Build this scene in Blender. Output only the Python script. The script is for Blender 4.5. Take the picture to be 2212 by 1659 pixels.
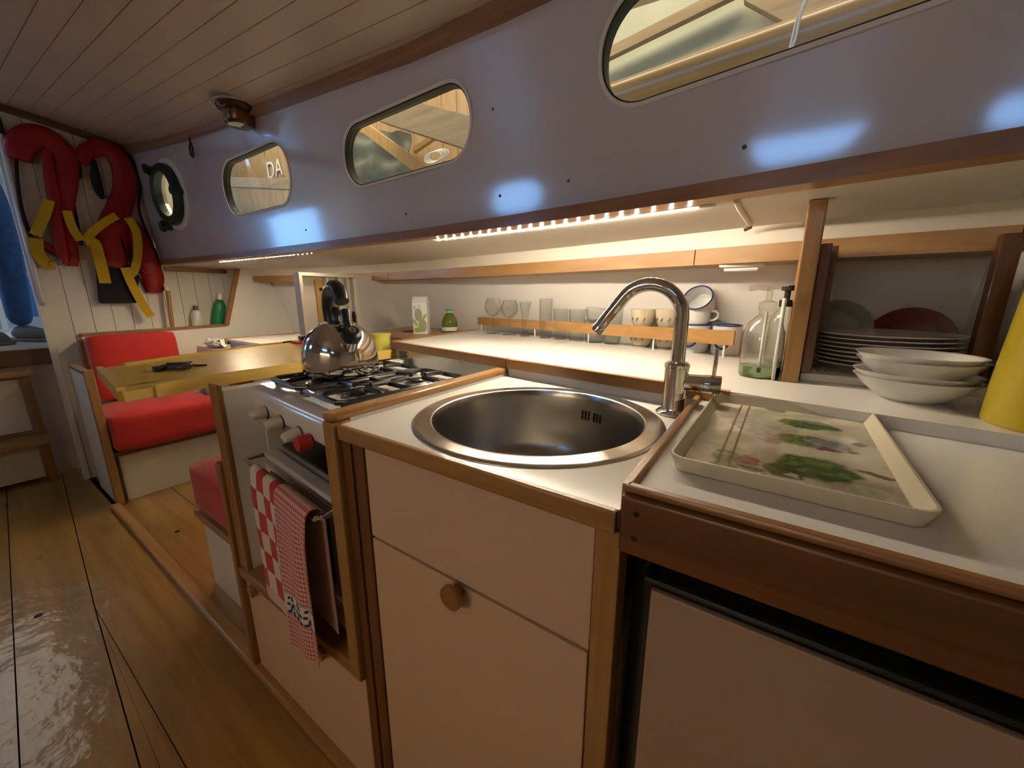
import bpy, bmesh, math, random
from mathutils import Vector, Matrix, noise
random.seed(7)
for o in list(bpy.data.objects): bpy.data.objects.remove(o)
scene = bpy.context.scene
COL = scene.collection
PI = math.pi
# ------------------------------------------------------------------ camera
FPX = 831.0
TH = math.atan(189.5/831.0); AZ = math.radians(56.05)
FH = Vector((-math.cos(AZ), math.sin(AZ), 0)); RT = Vector((math.sin(AZ), math.cos(AZ), 0))
FW = FH*math.cos(TH) - Vector((0, 0, 1))*math.sin(TH); UP = RT.cross(FW)
CAM = Vector((0, 0, 1.10))
cd = bpy.data.cameras.new('camera'); cam = bpy.data.objects.new('camera', cd); COL.objects.link(cam)
cd.sensor_fit = 'HORIZONTAL'; cd.sensor_width = 36.0; cd.lens = FPX/2212*36.0; cd.clip_start = 0.01
cam.matrix_world = Matrix(((RT.x, UP.x, -FW.x, CAM.x), (RT.y, UP.y, -FW.y, CAM.y), (RT.z, UP.z, -FW.z, CAM.z), (0, 0, 0, 1)))
scene.camera = cam
# ------------------------------------------------------------------ world, lights, exposure
W = bpy.data.worlds.new('sky'); scene.world = W; W.use_nodes = True
bg = W.node_tree.nodes['Background']; bg.inputs[0].default_value = (0.22, 0.50, 1.0, 1); bg.inputs[1].default_value = 6.6
vs = scene.view_settings
vs.view_transform = 'Standard'; vs.look = 'None'; vs.exposure = 0.0; vs.gamma = 1.0; vs.use_curve_mapping = False
LED_STRENGTH = 1300.0
cy = scene.cycles
cy.max_bounces = 5; cy.diffuse_bounces = 4; cy.glossy_bounces = 4; cy.transmission_bounces = 4; cy.transparent_max_bounces = 8
cy.use_adaptive_sampling = True; cy.adaptive_threshold = .085; cy.adaptive_min_samples = 20; cy.blur_glossy = 1.0
cy.caustics_reflective = False; cy.caustics_refractive = False
scene.cycles.sample_clamp_indirect = 6.0
def area_light(name, loc, rot, sx, sy, energy, color):
    l = bpy.data.lights.new(name, 'AREA'); l.shape = 'RECTANGLE'; l.size = sx; l.size_y = sy; l.energy = energy; l.color = color
    o = bpy.data.objects.new(name, l); COL.objects.link(o); o.location = loc; o.rotation_euler = rot
    return o
area_light('shed_lamp', (-3.0, 1.9, 4.4), (math.radians(25), 0, 0), 8.0, 0.6, 190, (1.0, 0.86, 0.62))

# pixel of the 2212x1659 frame -> point on a plane of the room (used to read off measured positions)
def ray(px, py): return FW*FPX + RT*(px-1106) - UP*(py-829.5)
def at_z(px, py, z): d = ray(px, py); return CAM + d*((z-CAM.z)/d.z)
def at_y(px, py, y): d = ray(px, py); return CAM + d*(y/d.y)
def at_x(px, py, x): d = ray(px, py); return CAM + d*(x/d.x)

# ------------------------------------------------------------------ materials
MATS = {}
def nodes_of(name):
    m = bpy.data.materials.new(name); m.use_nodes = True
    nt = m.node_tree; b = nt.nodes['Principled BSDF']; MATS[name] = m
    return m, nt, b
def N(nt, t, **kw):
    n = nt.nodes.new(t)
    for k, v in kw.items(): setattr(n, k, v)
    return n
def mat(name, col, rough=0.5, metal=0.0, var=0.0, vscale=6.0, bump=0.0, bscale=40.0, coat=0.0, spec=0.5, stretch=(1, 1, 1), trans=0.0, ior=1.45, sheen=0.0, alpha=1.0, coat_rough=0.05, coat_ior=1.5):
    m, nt, b = nodes_of(name); L = nt.links
    b.inputs['Base Color'].default_value = (*col, 1); b.inputs['Roughness'].default_value = rough
    b.inputs['Metallic'].default_value = metal; b.inputs['Coat Weight'].default_value = coat
    b.inputs['Coat Roughness'].default_value = coat_rough; b.inputs['Coat IOR'].default_value = coat_ior
    b.inputs['Specular IOR Level'].default_value = spec; b.inputs['Transmission Weight'].default_value = trans
    b.inputs['IOR'].default_value = ior; b.inputs['Sheen Weight'].default_value = sheen; b.inputs['Alpha'].default_value = alpha
    if var or bump:
        tc = N(nt, 'ShaderNodeTexCoord'); mp = N(nt, 'ShaderNodeMapping'); mp.inputs['Scale'].default_value = stretch
        L.new(tc.outputs['Object'], mp.inputs['Vector'])
    if var:
        nz = N(nt, 'ShaderNodeTexNoise'); nz.inputs['Scale'].default_value = vscale; nz.inputs['Detail'].default_value = 5
        L.new(mp.outputs[0], nz.inputs['Vector'])
        rp = N(nt, 'ShaderNodeValToRGB'); rp.color_ramp.elements[0].position = .3; rp.color_ramp.elements[1].position = .7
        rp.color_ramp.elements[0].color = (*[c*(1-var) for c in col], 1); rp.color_ramp.elements[1].color = (*[min(1, c*(1+var*.6)) for c in col], 1)
        L.new(nz.outputs['Fac'], rp.inputs[0]); L.new(rp.outputs[0], b.inputs['Base Color'])
    if bump:
        n2 = N(nt, 'ShaderNodeTexNoise'); n2.inputs['Scale'].default_value = bscale; n2.inputs['Detail'].default_value = 3
        L.new(mp.outputs[0], n2.inputs['Vector'])
        bp = N(nt, 'ShaderNodeBump'); bp.inputs['Strength'].default_value = bump; bp.inputs['Distance'].default_value = 0.01
        L.new(n2.outputs['Fac'], bp.inputs['Height']); L.new(bp.outputs[0], b.inputs['Normal'])
    return m
def wood(name, c1, c2, axis=0, rough=0.38, coat=0.25, scale=9.0, knots=True):
    m, nt, b = nodes_of(name); L = nt.links
    tc = N(nt, 'ShaderNodeTexCoord'); mp = N(nt, 'ShaderNodeMapping')
    s = [scale*2.2]*3; s[axis] = scale*0.13; mp.inputs['Scale'].default_value = s
    L.new(tc.outputs['Object'], mp.inputs['Vector'])
    nz = N(nt, 'ShaderNodeTexNoise'); nz.inputs['Scale'].default_value = 1.6; nz.inputs['Detail'].default_value = 8; nz.inputs['Roughness'].default_value = .62; nz.inputs['Distortion'].default_value = .6
    L.new(mp.outputs[0], nz.inputs['Vector'])
    rp = N(nt, 'ShaderNodeValToRGB'); e = rp.color_ramp.elements
    e[0].position = .32; e[0].color = (*c1, 1); e[1].position = .68; e[1].color = (*c2, 1)
    L.new(nz.outputs['Fac'], rp.inputs[0]); out = rp.outputs[0]
    if knots:
        mk = N(nt, 'ShaderNodeMapping'); sk = [7.0]*3; sk[axis] = 2.6; mk.inputs['Scale'].default_value = sk
        L.new(tc.outputs['Object'], mk.inputs['Vector'])
        vo = N(nt, 'ShaderNodeTexVoronoi'); vo.inputs['Scale'].default_value = 1.0; L.new(mk.outputs[0], vo.inputs['Vector'])
        r2 = N(nt, 'ShaderNodeValToRGB'); r2.color_ramp.elements[0].position = .03; r2.color_ramp.elements[1].position = .11
        r2.color_ramp.elements[0].color = (.28, .2, .16, 1); r2.color_ramp.elements[1].color = (1, 1, 1, 1)
        L.new(vo.outputs['Distance'], r2.inputs[0])
        mx = N(nt, 'ShaderNodeMix', data_type='RGBA', blend_type='MULTIPLY'); mx.inputs['Factor'].default_value = 1
        L.new(out, mx.inputs[6]); L.new(r2.outputs[0], mx.inputs[7]); out = mx.outputs[2]
    L.new(out, b.inputs['Base Color'])
    bp = N(nt, 'ShaderNodeBump'); bp.inputs['Strength'].default_value = .12; bp.inputs['Distance'].default_value = .004
    L.new(nz.outputs['Fac'], bp.inputs['Height']); L.new(bp.outputs[0], b.inputs['Normal'])
    b.inputs['Roughness'].default_value = rough; b.inputs['Coat Weight'].default_value = coat; b.inputs['Coat Roughness'].default_value = .12
    return m
def emit(name, col, s):
    m = bpy.data.materials.new(name); m.use_nodes = True; nt = m.node_tree; nt.nodes.clear()
    e = N(nt, 'ShaderNodeEmission'); e.inputs[0].default_value = (*col, 1); e.inputs[1].default_value = s
    o = N(nt, 'ShaderNodeOutputMaterial'); nt.links.new(e.outputs[0], o.inputs[0]); MATS[name] = m; return m
def pane_mat(name, tint=(.96, .97, .95), lo=.035, hi=.55, pw=4.0, rough=.02):
    # thin clear sheet: mostly see-through, mirror-like towards its silhouette
    m = bpy.data.materials.new(name); m.use_nodes = True; nt = m.node_tree; nt.nodes.clear(); L = nt.links
    t = N(nt, 'ShaderNodeBsdfTransparent'); t.inputs[0].default_value = (*tint, 1)
    g = N(nt, 'ShaderNodeBsdfGlossy'); g.inputs['Roughness'].default_value = rough
    mx = N(nt, 'ShaderNodeMixShader'); f = N(nt, 'ShaderNodeLayerWeight'); f.inputs[0].default_value = .5
    p = N(nt, 'ShaderNodeMath', operation='POWER'); p.inputs[1].default_value = pw; L.new(f.outputs['Facing'], p.inputs[0])
    r = N(nt, 'ShaderNodeMapRange'); r.inputs['To Min'].default_value = lo; r.inputs['To Max'].default_value = hi; L.new(p.outputs[0], r.inputs['Value'])
    L.new(r.outputs[0], mx.inputs[0]); L.new(t.outputs[0], mx.inputs[1]); L.new(g.outputs[0], mx.inputs[2])
    o = N(nt, 'ShaderNodeOutputMaterial'); L.new(mx.outputs[0], o.inputs[0]); MATS[name] = m; return m
for ax, s in enumerate('xyz'):
    wood('honey_'+s, (.32, .160, .050), (.46, .255, .092), ax)
    wood('dark_'+s, (.10, .036, .010), (.19, .072, .020), ax, rough=.42)
    wood('brown_'+s, (.26, .115, .038), (.38, .185, .068), ax)
wood('pine', (.66, .44, .09), (.82, .58, .15), 1, rough=.3, coat=.4)
fm = wood('floorwood', (.25, .135, .026), (.42, .245, .060), 0, rough=.34, coat=.8, scale=5)
fnt = fm.node_tree; fb_ = [n for n in fnt.nodes if n.type == 'BUMP'][0]; fz = N(fnt, 'ShaderNodeTexNoise'); fz.inputs['Scale'].default_value = 9; fz.inputs['Detail'].default_value = 4
fb2 = N(fnt, 'ShaderNodeBump'); fb2.inputs['Strength'].default_value = .35; fb2.inputs['Distance'].default_value = .02
ftc = [n for n in fnt.nodes if n.type == 'TEX_COORD'][0]; fnt.links.new(ftc.outputs['Object'], fz.inputs['Vector']); fnt.links.new(fz.outputs['Fac'], fb2.inputs['Height'])
fnt.links.new(fb2.outputs[0], fnt.nodes['Principled BSDF'].inputs['Coat Normal']); fnt.nodes['Principled BSDF'].inputs['Coat Roughness'].default_value = .10
wood('tan_board', (.52, .30, .10), (.66, .42, .17), 2, knots=False)
wood('spar', (.30, .16, .05), (.42, .24, .09), 0, rough=.35)
wood('shed_board', (.38, .24, .11), (.52, .36, .19), 2, rough=.75, coat=0)
wood('shed_timber', (.34, .25, .15), (.46, .36, .24), 0, rough=.8, coat=0)
mat('paint_gloss', (.68, .64, .63), .28, bump=.035, bscale=22, coat=1.0, coat_rough=.09, coat_ior=2.0)
mat('paint', (.84, .80, .72), .42, var=.03, bump=.02, bscale=60)
mat('paint_ceiling', (.60, .50, .40), .38, var=.05, bump=.03, bscale=30, coat=.2, coat_rough=.25)
mat('paint_wall', (.84, .82, .78), .42, var=.03)
mat('laminate', (.87, .86, .82), .16, var=.02)
mat('panel', (.66, .47, .32), .48, var=.02, bump=.02, bscale=300)
mat('steel', (.46, .44, .40), .27, metal=1, bump=.02, bscale=140, stretch=(1, 1, .1))
mat('steel_rim', (.66, .64, .60), .2, metal=1)
mat('steel_plate', (.40, .40, .39), .24, metal=1)
mat('chrome', (.80, .79, .78), .05, metal=1)
mat('polished', (.72, .70, .66), .08, metal=1)
mat('fridge_panel_shaded', (.44, .31, .22), .48, var=.02)  # panel tone darkened to stand in for shade on the fridge door
mat('enamel', (.80, .78, .74), .12, coat=.6)
mat('black_iron', (.012, .012, .014), .28, coat=.4)
mat('black_plastic', (.013, .013, .013), .32)
mat('dark', (.012, .011, .010), .7)
mat('rubber', (.018, .016, .012), .55)
mat('cream_knob', (.72, .67, .57), .25, coat=.4)
mat('red_knob', (.50, .03, .03), .3, coat=.4)
mat('red_fabric', (.56, .022, .018), .75, var=.06, vscale=20, bump=.06, bscale=250, sheen=.3)
mat('red_nylon', (.36, .010, .011), .5, var=.15, vscale=14, bump=.12, bscale=16)
mat('dark_red', (.13, .006, .008), .4)
mat('black_cloth', (.012, .012, .016), .8)
mat('yellow_web', (.66, .43, .012), .55, bump=.05, bscale=200)
mat('white_plastic', (.80, .78, .72), .35)
mat('porcelain', (.80, .78, .74), .15, coat=.5)
mat('beige_ceramic', (.58, .51, .38), .25, coat=.3)
mat('enamelware', (.74, .75, .74), .14, coat=.6)
mat('blue_enamel', (.015, .025, .16), .2, coat=.5)
mat('grey_print', (.12, .11, .10), .5)
mat('dark_green_metal', (.035, .055, .045), .3, metal=.5)
mat('bronze', (.19, .085, .03), .3, metal=.8)
mat('jeans', (.05, .13, .30), .8, var=.2, vscale=30)
mat('jacket', (.02, .035, .08), .8)
mat('skin', (.55, .36, .26), .5)
mat('shoe', (.16, .14, .11), .7)
mat('hair', (.05, .03, .02), .7)
mat('white_ledge', (.74, .74, .72), .22, coat=.3, var=.08)
mat('green_label', (.02, .22, .09), .4)
mat('green_cap', (.03, .30, .13), .4)
mat('oil_green', (.10, .13, .012), .12, coat=.5)
mat('yellow_plastic', (.48, .36, .02), .3, coat=.3)
mat('yellow_cup', (.62, .60, .12), .3)
mat('lime', (.34, .36, .24), .35)
mat('carton', (.78, .80, .78), .4)
mat('carton_green', (.30, .42, .10), .4)
mat('carton_blue', (.35, .58, .70), .4)
mat('tray_rim', (.70, .64, .47), .3, coat=.4)
mat('shed_plaster', (.58, .60, .50), .9, var=.08, vscale=2)
mat('tarp', (.12, .13, .11), .6, var=.5, vscale=5)
mat('letter_white', (.80, .80, .74), .6)
mat('rope', (.62, .58, .50), .8)
mat('cable', (.012, .012, .012), .5)
mat('frosted', (.86, .85, .80), .5)
mat('blue_hull', (.06, .16, .38), .35)
mat('grey_hull', (.55, .60, .66), .4)
mat('ground', (.32, .29, .25), .9)
mat('navy_print', (.03, .04, .20), .7)
pane_mat('glassware', (.965, .97, .96), .04, .75, 2.5)
pane_mat('bottle_clear', (.97, .985, .95), .10, .8, 1.6, .12)
mat('soap', (.55, .80, .38), .0, trans=.9, ior=1.33)
mat('amber_glass', (.05, .018, .006), .12, coat=.6)
emit('led', (1.0, .83, .61), LED_STRENGTH*2.5)
emit('led_far', (1.0, .78, .50), LED_STRENGTH*5.2)
emit('fill_port', (1.0, .74, .42), 105.0)
pane_mat('pane', hi=.35)
def m_(n): return MATS[n]

# ------------------------------------------------------------------ mesh helpers
class B:
    def __init__(s): s.v = []; s.f = []; s.mi = []; s.flat = set()
    def add(s, vs_, fs, mi=0):
        o = len(s.v); s.v += [tuple(v) for v in vs_]; s.f += [tuple(i+o for i in f) for f in fs]; s.mi += [mi]*len(fs); return s
    def hexa(s, p, mi=0):   # 8 points: bottom 4 ccw, top 4 ccw
        return s.add(p, [(3, 2, 1, 0), (4, 5, 6, 7), (0, 1, 5, 4), (1, 2, 6, 5), (2, 3, 7, 6), (3, 0, 4, 7)], mi)
    def box(s, lo, hi, bev=0.0, mi=0, M=None):
        lo = Vector(lo); hi = Vector(hi)
        lo, hi = Vector(map(min, lo, hi)), Vector(map(max, lo, hi))
        if bev:
            bm = bmesh.new(); bmesh.ops.create_cube(bm, size=1.0)
            for v in bm.verts: v.co = Vector(((v.co[i]+.5)*(hi[i]-lo[i])+lo[i] for i in range(3)))
            bmesh.ops.bevel(bm, geom=bm.edges[:], offset=bev, segments=2, profile=.5, affect='EDGES', clamp_overlap=True)
            bm.verts.index_update(); bm.normal_update()
            vs_ = [v.co.copy() for v in bm.verts]; fs = [[v.index for v in f.verts] for f in bm.faces]
            for q, f in enumerate(bm.faces):
                if max(abs(c) for c in f.normal) > .999: s.flat.add(len(s.f)+q)
            bm.free()
        else:
            a, b_ = lo, hi
            vs_ = [Vector(q) for q in ((a.x, a.y, a.z), (b_.x, a.y, a.z), (b_.x, b_.y, a.z), (a.x, b_.y, a.z), (a.x, a.y, b_.z), (b_.x, a.y, b_.z), (b_.x, b_.y, b_.z), (a.x, b_.y, b_.z))]
            fs = [(3, 2, 1, 0), (4, 5, 6, 7), (0, 1, 5, 4), (1, 2, 6, 5), (2, 3, 7, 6), (3, 0, 4, 7)]
        if M is not None: vs_ = [M @ v for v in vs_]
        return s.add(vs_, fs, mi)
    def prism(s, pts, z0, z1, mi=0, M=None):
        n = len(pts); area = sum(pts[i][0]*pts[(i+1) % n][1]-pts[(i+1) % n][0]*pts[i][1] for i in range(n))
        if area < 0: pts = pts[::-1]
        vs_ = [Vector((p[0], p[1], z0)) for p in pts]+[Vector((p[0], p[1], z1)) for p in pts]
        if M is not None: vs_ = [M @ v for v in vs_]
        return s.add(vs_, [tuple(range(n-1, -1, -1)), tuple(range(n, 2*n))]+[(i, (i+1) % n, n+(i+1) % n, n+i) for i in range(n)], mi)
    def lathe(s, prof, c=(0, 0, 0), seg=32, mi=0, M=None, ang=2*PI):
        vs_, fs = [], []; n = len(prof); c = Vector(c)
        for k in range(seg):
            a = ang*k/seg
            for r, z in prof: vs_.append(c+Vector((r*math.cos(a), r*math.sin(a), z)))
        if M is not None: vs_ = [M @ v for v in vs_]
        for k in range(seg):
            k2 = (k+1) % seg
            for i in range(n-1):
                fs.append((k*n+i, k2*n+i, k2*n+i+1, k*n+i+1))
        return s.add(vs_, fs, mi)
    def tube(s, pts, r, seg=10, closed=False, caps=True, mi=0, flat=1.0, upv=None):
        pts = [Vector(p) for p in pts]; n = len(pts); vs_, fs = [], []
        rr = r if isinstance(r, (list, tuple)) else [r]*n
        prev = None
        for i, p in enumerate(pts):
            if closed: t = pts[(i+1) % n]-pts[i-1]
            else: t = pts[min(i+1, n-1)]-pts[max(i-1, 0)]
            t.normalize()
            if prev is None:
                u = upv or (Vector((0, 0, 1)) if abs(t.z) < .9 else Vector((1, 0, 0)))
                a = t.cross(u).normalized()
            else: a = (prev-t*prev.dot(t)).normalized()
            prev = a; b_ = t.cross(a)
            for k in range(seg):
                q = 2*PI*k/seg; vs_.append(p+a*(rr[i]*math.cos(q))+b_*(rr[i]*flat*math.sin(q)))
        m = n if closed else n-1
        for i in range(m):
            j = (i+1) % n
            for k in range(seg):
                k2 = (k+1) % seg; fs.append((i*seg+k, i*seg+k2, j*seg+k2, j*seg+k))
        if caps and not closed:
            fs.append(tuple(range(seg-1, -1, -1))); fs.append(tuple((n-1)*seg+k for k in range(seg)))
        return s.add(vs_, fs, mi)
    def cyl(s, a, b_, r, seg=20, mi=0): return s.tube([a, b_], r, seg, mi=mi)
    def ribbon(s, pts, wdir, w, t, mi=0):   # flat strap along pts, width along wdir, thickness t
        pts = [Vector(p) for p in pts]; n = len(pts); vs_ = []; fs = []
        for i, p in enumerate(pts):
            tt = (pts[min(i+1, n-1)]-pts[max(i-1, 0)]).normalized(); wd = Vector(wdir[i] if isinstance(wdir[0], (tuple, list, Vector)) else wdir)
            wd = (wd-tt*wd.dot(tt)).normalized(); nn = tt.cross(wd)
            for a, b_ in ((-1, -1), (1, -1), (1, 1), (-1, 1)): vs_.append(p+wd*(w/2*a)+nn*(t/2*b_))
        for i in range(n-1):
            for k in range(4): fs.append((i*4+k, i*4+(k+1) % 4, (i+1)*4+(k+1) % 4, (i+1)*4+k))
        fs += [(3, 2, 1, 0), tuple((n-1)*4+k for k in range(4))]
        return s.add(vs_, fs, mi)
    def grid(s, fn, nu, nv, mi=0, flip=False):
        vs_ = [Vector(fn(i/nu, j/nv)) for i in range(nu+1) for j in range(nv+1)]; fs = []
        for i in range(nu):
            for j in range(nv):
                q = (i*(nv+1)+j, (i+1)*(nv+1)+j, (i+1)*(nv+1)+j+1, i*(nv+1)+j+1); fs.append(q[::-1] if flip else q)
        return s.add(vs_, fs, mi)
    def shell(s, fn, nu, nv, t, mi=0):      # closed sheet with thickness t along its normal
        P = [[Vector(fn(i/nu, j/nv)) for j in range(nv+1)] for i in range(nu+1)]
        def nrm(i, j):
            a = P[min(i+1, nu)][j]-P[max(i-1, 0)][j]; b_ = P[i][min(j+1, nv)]-P[i][max(j-1, 0)]; return a.cross(b_).normalized()
        top = [P[i][j]+nrm(i, j)*t/2 for i in range(nu+1) for j in range(nv+1)]; bot = [P[i][j]-nrm(i, j)*t/2 for i in range(nu+1) for j in range(nv+1)]
        k = len(top); fs = []
        for i in range(nu):
            for j in range(nv):
                q = (i*(nv+1)+j, (i+1)*(nv+1)+j, (i+1)*(nv+1)+j+1, i*(nv+1)+j+1); fs.append(q); fs.append(tuple(k+x for x in q[::-1]))
        e = [i*(nv+1) for i in range(nu+1)]+[nu*(nv+1)+j for j in range(1, nv+1)]+[i*(nv+1)+nv for i in range(nu-1, -1, -1)]+[j for j in range(nv-1, 0, -1)]
        for a, b_ in zip(e, e[1:]+e[:1]): fs.append((b_, a, k+a, k+b_))
        return s.add(top+bot, fs, mi)
    def obj(s, name, mats, parent=None, world=False, smooth=35):
        me = bpy.data.meshes.new(name); vs_ = s.v
        if parent is not None and world:
            inv = PM[parent.name].inverted(); vs_ = [tuple(inv @ Vector(v)) for v in s.v]
        me.from_pydata(vs_, [], s.f); me.update()
        for mm in ([mats] if isinstance(mats, str) else mats): me.materials.append(m_(mm))
        me.polygons.foreach_set('material_index', s.mi)
        bm = bmesh.new(); bm.from_mesh(me); bmesh.ops.recalc_face_normals(bm, faces=bm.faces[:]); bm.to_mesh(me); bm.free()
        if smooth:
            me.polygons.foreach_set('use_smooth', [True]*len(me.polygons)); me.set_sharp_from_angle(angle=math.radians(smooth))
            for q in s.flat: me.polygons[q].use_smooth = False
        o = bpy.data.objects.new(name, me); COL.objects.link(o)
        if parent is not None: o.parent = parent
        return o
PM = {}
def thing(name, label, cat, loc=(0, 0, 0), rz=0.0, group=None, kind=None):
    o = bpy.data.objects.new(name, None); COL.objects.link(o); o.empty_display_size = .05
    o.location = loc; o.rotation_euler = (0, 0, rz)
    PM[o.name] = Matrix.Translation(Vector(loc)) @ Matrix.Rotation(rz, 4, 'Z')
    if kind: o['kind'] = kind
    o['label'] = label; o['category'] = cat
    if group: o['group'] = group
    return o
def tag(o, label, cat, group=None):
    o['label'] = label; o['category'] = cat
    if group: o['group'] = group
    return o
def struct(o, label=None, cat=None):
    o['kind'] = 'structure'
    if label: o['label'] = label
    if cat: o['category'] = cat
    return o
def place(o, loc, rot=(0, 0, 0)): o.location = loc; o.rotation_euler = rot; return o
def copy_tree(root, loc, rz=0.0, label=None):
    r = root.copy(); COL.objects.link(r); r.location = loc; r.rotation_euler = (0, 0, rz)
    if label: r['label'] = label
    for ch in list(root.children):
        c = ch.copy(); COL.objects.link(c); c.parent = r
    return r
def interp(tab, x):
    tab = sorted(tab)
    if x <= tab[0][0]: (x0, y0), (x1, y1) = tab[0], tab[1]
    elif x >= tab[-1][0]: (x0, y0), (x1, y1) = tab[-2], tab[-1]
    else:
        for (x0, y0), (x1, y1) in zip(tab, tab[1:]):
            if x0 <= x <= x1: break
    return y0+(y1-y0)*(x-x0)/(x1-x0)

# ------------------------------------------------------------------ hull lines (plan curves read from the photograph)
XB, XP, XA = -3.40, -3.20, 1.30          # forward bulkhead, settee partition, after bulkhead
CAB = [(1.4, .70), (.6, .765), (.235, .806), (0, .842), (-.36, .893), (-.63, .922), (-.96, .945), (-1.7, .955), (-2.3, .956), (-2.66, .95), (-3.05, .932), (-3.4, .902)]
HULL = [(1.4, 1.18), (.6, 1.30), (0, 1.40), (-1.2, 1.58), (-1.95, 1.63), (-2.6, 1.62), (-3.4, 1.56)]
BAND = [(1.4, 1.0), (.35, 1.12), (.03, 1.166), (-.215, 1.22), (-.7, 1.315), (-1.6, 1.45), (-2.4, 1.46), (-3.2, 1.36)]
LEAN = math.tan(math.radians(4.0))
def cab_y(x, z): return interp(CAB, x)-LEAN*(z-1.28)
def hull_y(x, z): return interp(HULL, x)-.33*(z-.93)
def deck_z(x, y=.9): return 1.278-.0073*x-.03*(y-.9)
def ceil_z(x, y): return 1.709-.0757*x+.105*(1.03**2-(y+.1)**2)
XS = [1.3, 1.0, .6, .4, .235, .1, 0, -.2, -.36, -.5, -.63, -.8, -.96, -1.3, -1.7, -2.0, -2.3, -2.66, -2.85, -3.05, -3.22, -3.4]
ZB = .928                                 # raised back worktop
def on_cab(px, py):                       # where a pixel meets the leaning cabin side
    y = .93
    for _ in range(30):
        P = at_y(px, py, y); y = cab_y(P.x, P.z)
    return P

# ================================================================== STRUCTURE
# ---- cabin side with window openings
def slab_from(fn0, fn1, us, name, m):     # loft: fn0(u)->outer quad..., not used for holes
    pass
b = B()
zs = [1.278, 1.33, 1.40, 1.48, 1.56, 1.64, 1.72, 1.80, 1.9, 2.02]
def wallpt(x, k, off):
    lo = deck_z(x); hi = ceil_z(x, .9)+.03
    z = lo+(hi-lo)*k
    return (x, cab_y(x, z)+off, z)
n = len(XS); K = 8
vs0 = [wallpt(x, k/K, 0) for x in XS for k in range(K+1)]; vs1 = [wallpt(x, k/K, .020) for x in XS for k in range(K+1)]
fs = []; t = len(vs0)
for i in range(n-1):
    for k in range(K):
        q = (i*(K+1)+k, (i+1)*(K+1)+k, (i+1)*(K+1)+k+1, i*(K+1)+k+1); fs.append(q); fs.append(tuple(t+a for a in q[::-1]))
e = [i*(K+1) for i in range(n)]+[(n-1)*(K+1)+k for k in range(1, K+1)]+[i*(K+1)+K for i in range(n-2, -1, -1)]+[k for k in range(K-1, 0, -1)]
for a, c in zip(e, e[1:]+e[:1]): fs.append((c, a, t+a, t+c))
b.add(vs0+vs1, fs)
wall_cab = b.obj('wall_starboard', 'paint_gloss', smooth=30)
def rrect(x0, x1, z0, z1, r, n=10):
    pts = []
    for cx, cz, a0 in ((x1-r, z0+r, -PI/2), (x1-r, z1-r, 0), (x0+r, z1-r, PI/2), (x0+r, z0+r, PI)):
        for k in range(n+1):
            a = a0+PI/2*k/n; pts.append((cx+r*math.cos(a), cz+r*math.sin(a)))
    return pts
# windows: (x0, x1, z0, z1, rise of top and bottom forward)
WIN = [(-.362, .255, 1.478, 1.672, .0), (-1.345, -.748, 1.482, 1.672, .012), (-2.36, -1.735, 1.487, 1.728, .02)]
def win_outline(w, grow=0.0):
    x0, x1, z0, z1, rise = w
    r = (z1-z0)*.47
    pts = rrect(x0-grow, x1+grow, z0-grow, z1+grow, r+grow)
    return pts
def cutter(pts, y0=.6, y1=1.2):
    M = Matrix(((1, 0, 0, 0), (0, 0, 1, 0), (0, 1, 0, 0), (0, 0, 0, 1)))   # prism z -> y
    return B().prism(pts, y0, y1, M=M).obj('cut', 'paint', smooth=0)
def cut(target, cutters):
    for c in cutters:
        md = target.modifiers.new('c', 'BOOLEAN'); md.operation = 'DIFFERENCE'; md.object = c; md.solver = 'EXACT'
    dg = bpy.context.evaluated_depsgraph_get(); me = bpy.data.meshes.new_from_object(target.evaluated_get(dg))
    target.modifiers.clear(); old = target.data; target.data = me; bpy.data.meshes.remove(old)
    for c in cutters: mm = c.data; bpy.data.objects.remove(c); bpy.data.meshes.remove(mm)
PORT = on_cab(372, 422)
port_pts = [(PORT.x+(.13)*math.cos(2*PI*k/32), PORT.z+.13*math.sin(2*PI*k/32)) for k in range(32)]
cut(wall_cab, [cutter(win_outline(w)) for w in WIN]+[cutter(port_pts)])
wall_cab.data.polygons.foreach_set('use_smooth', [True]*len(wall_cab.data.polygons)); wall_cab.data.set_sharp_from_angle(angle=math.radians(30))
struct(wall_cab, 'glossy off-white cabin side with rounded windows above the galley', 'wall')
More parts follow.
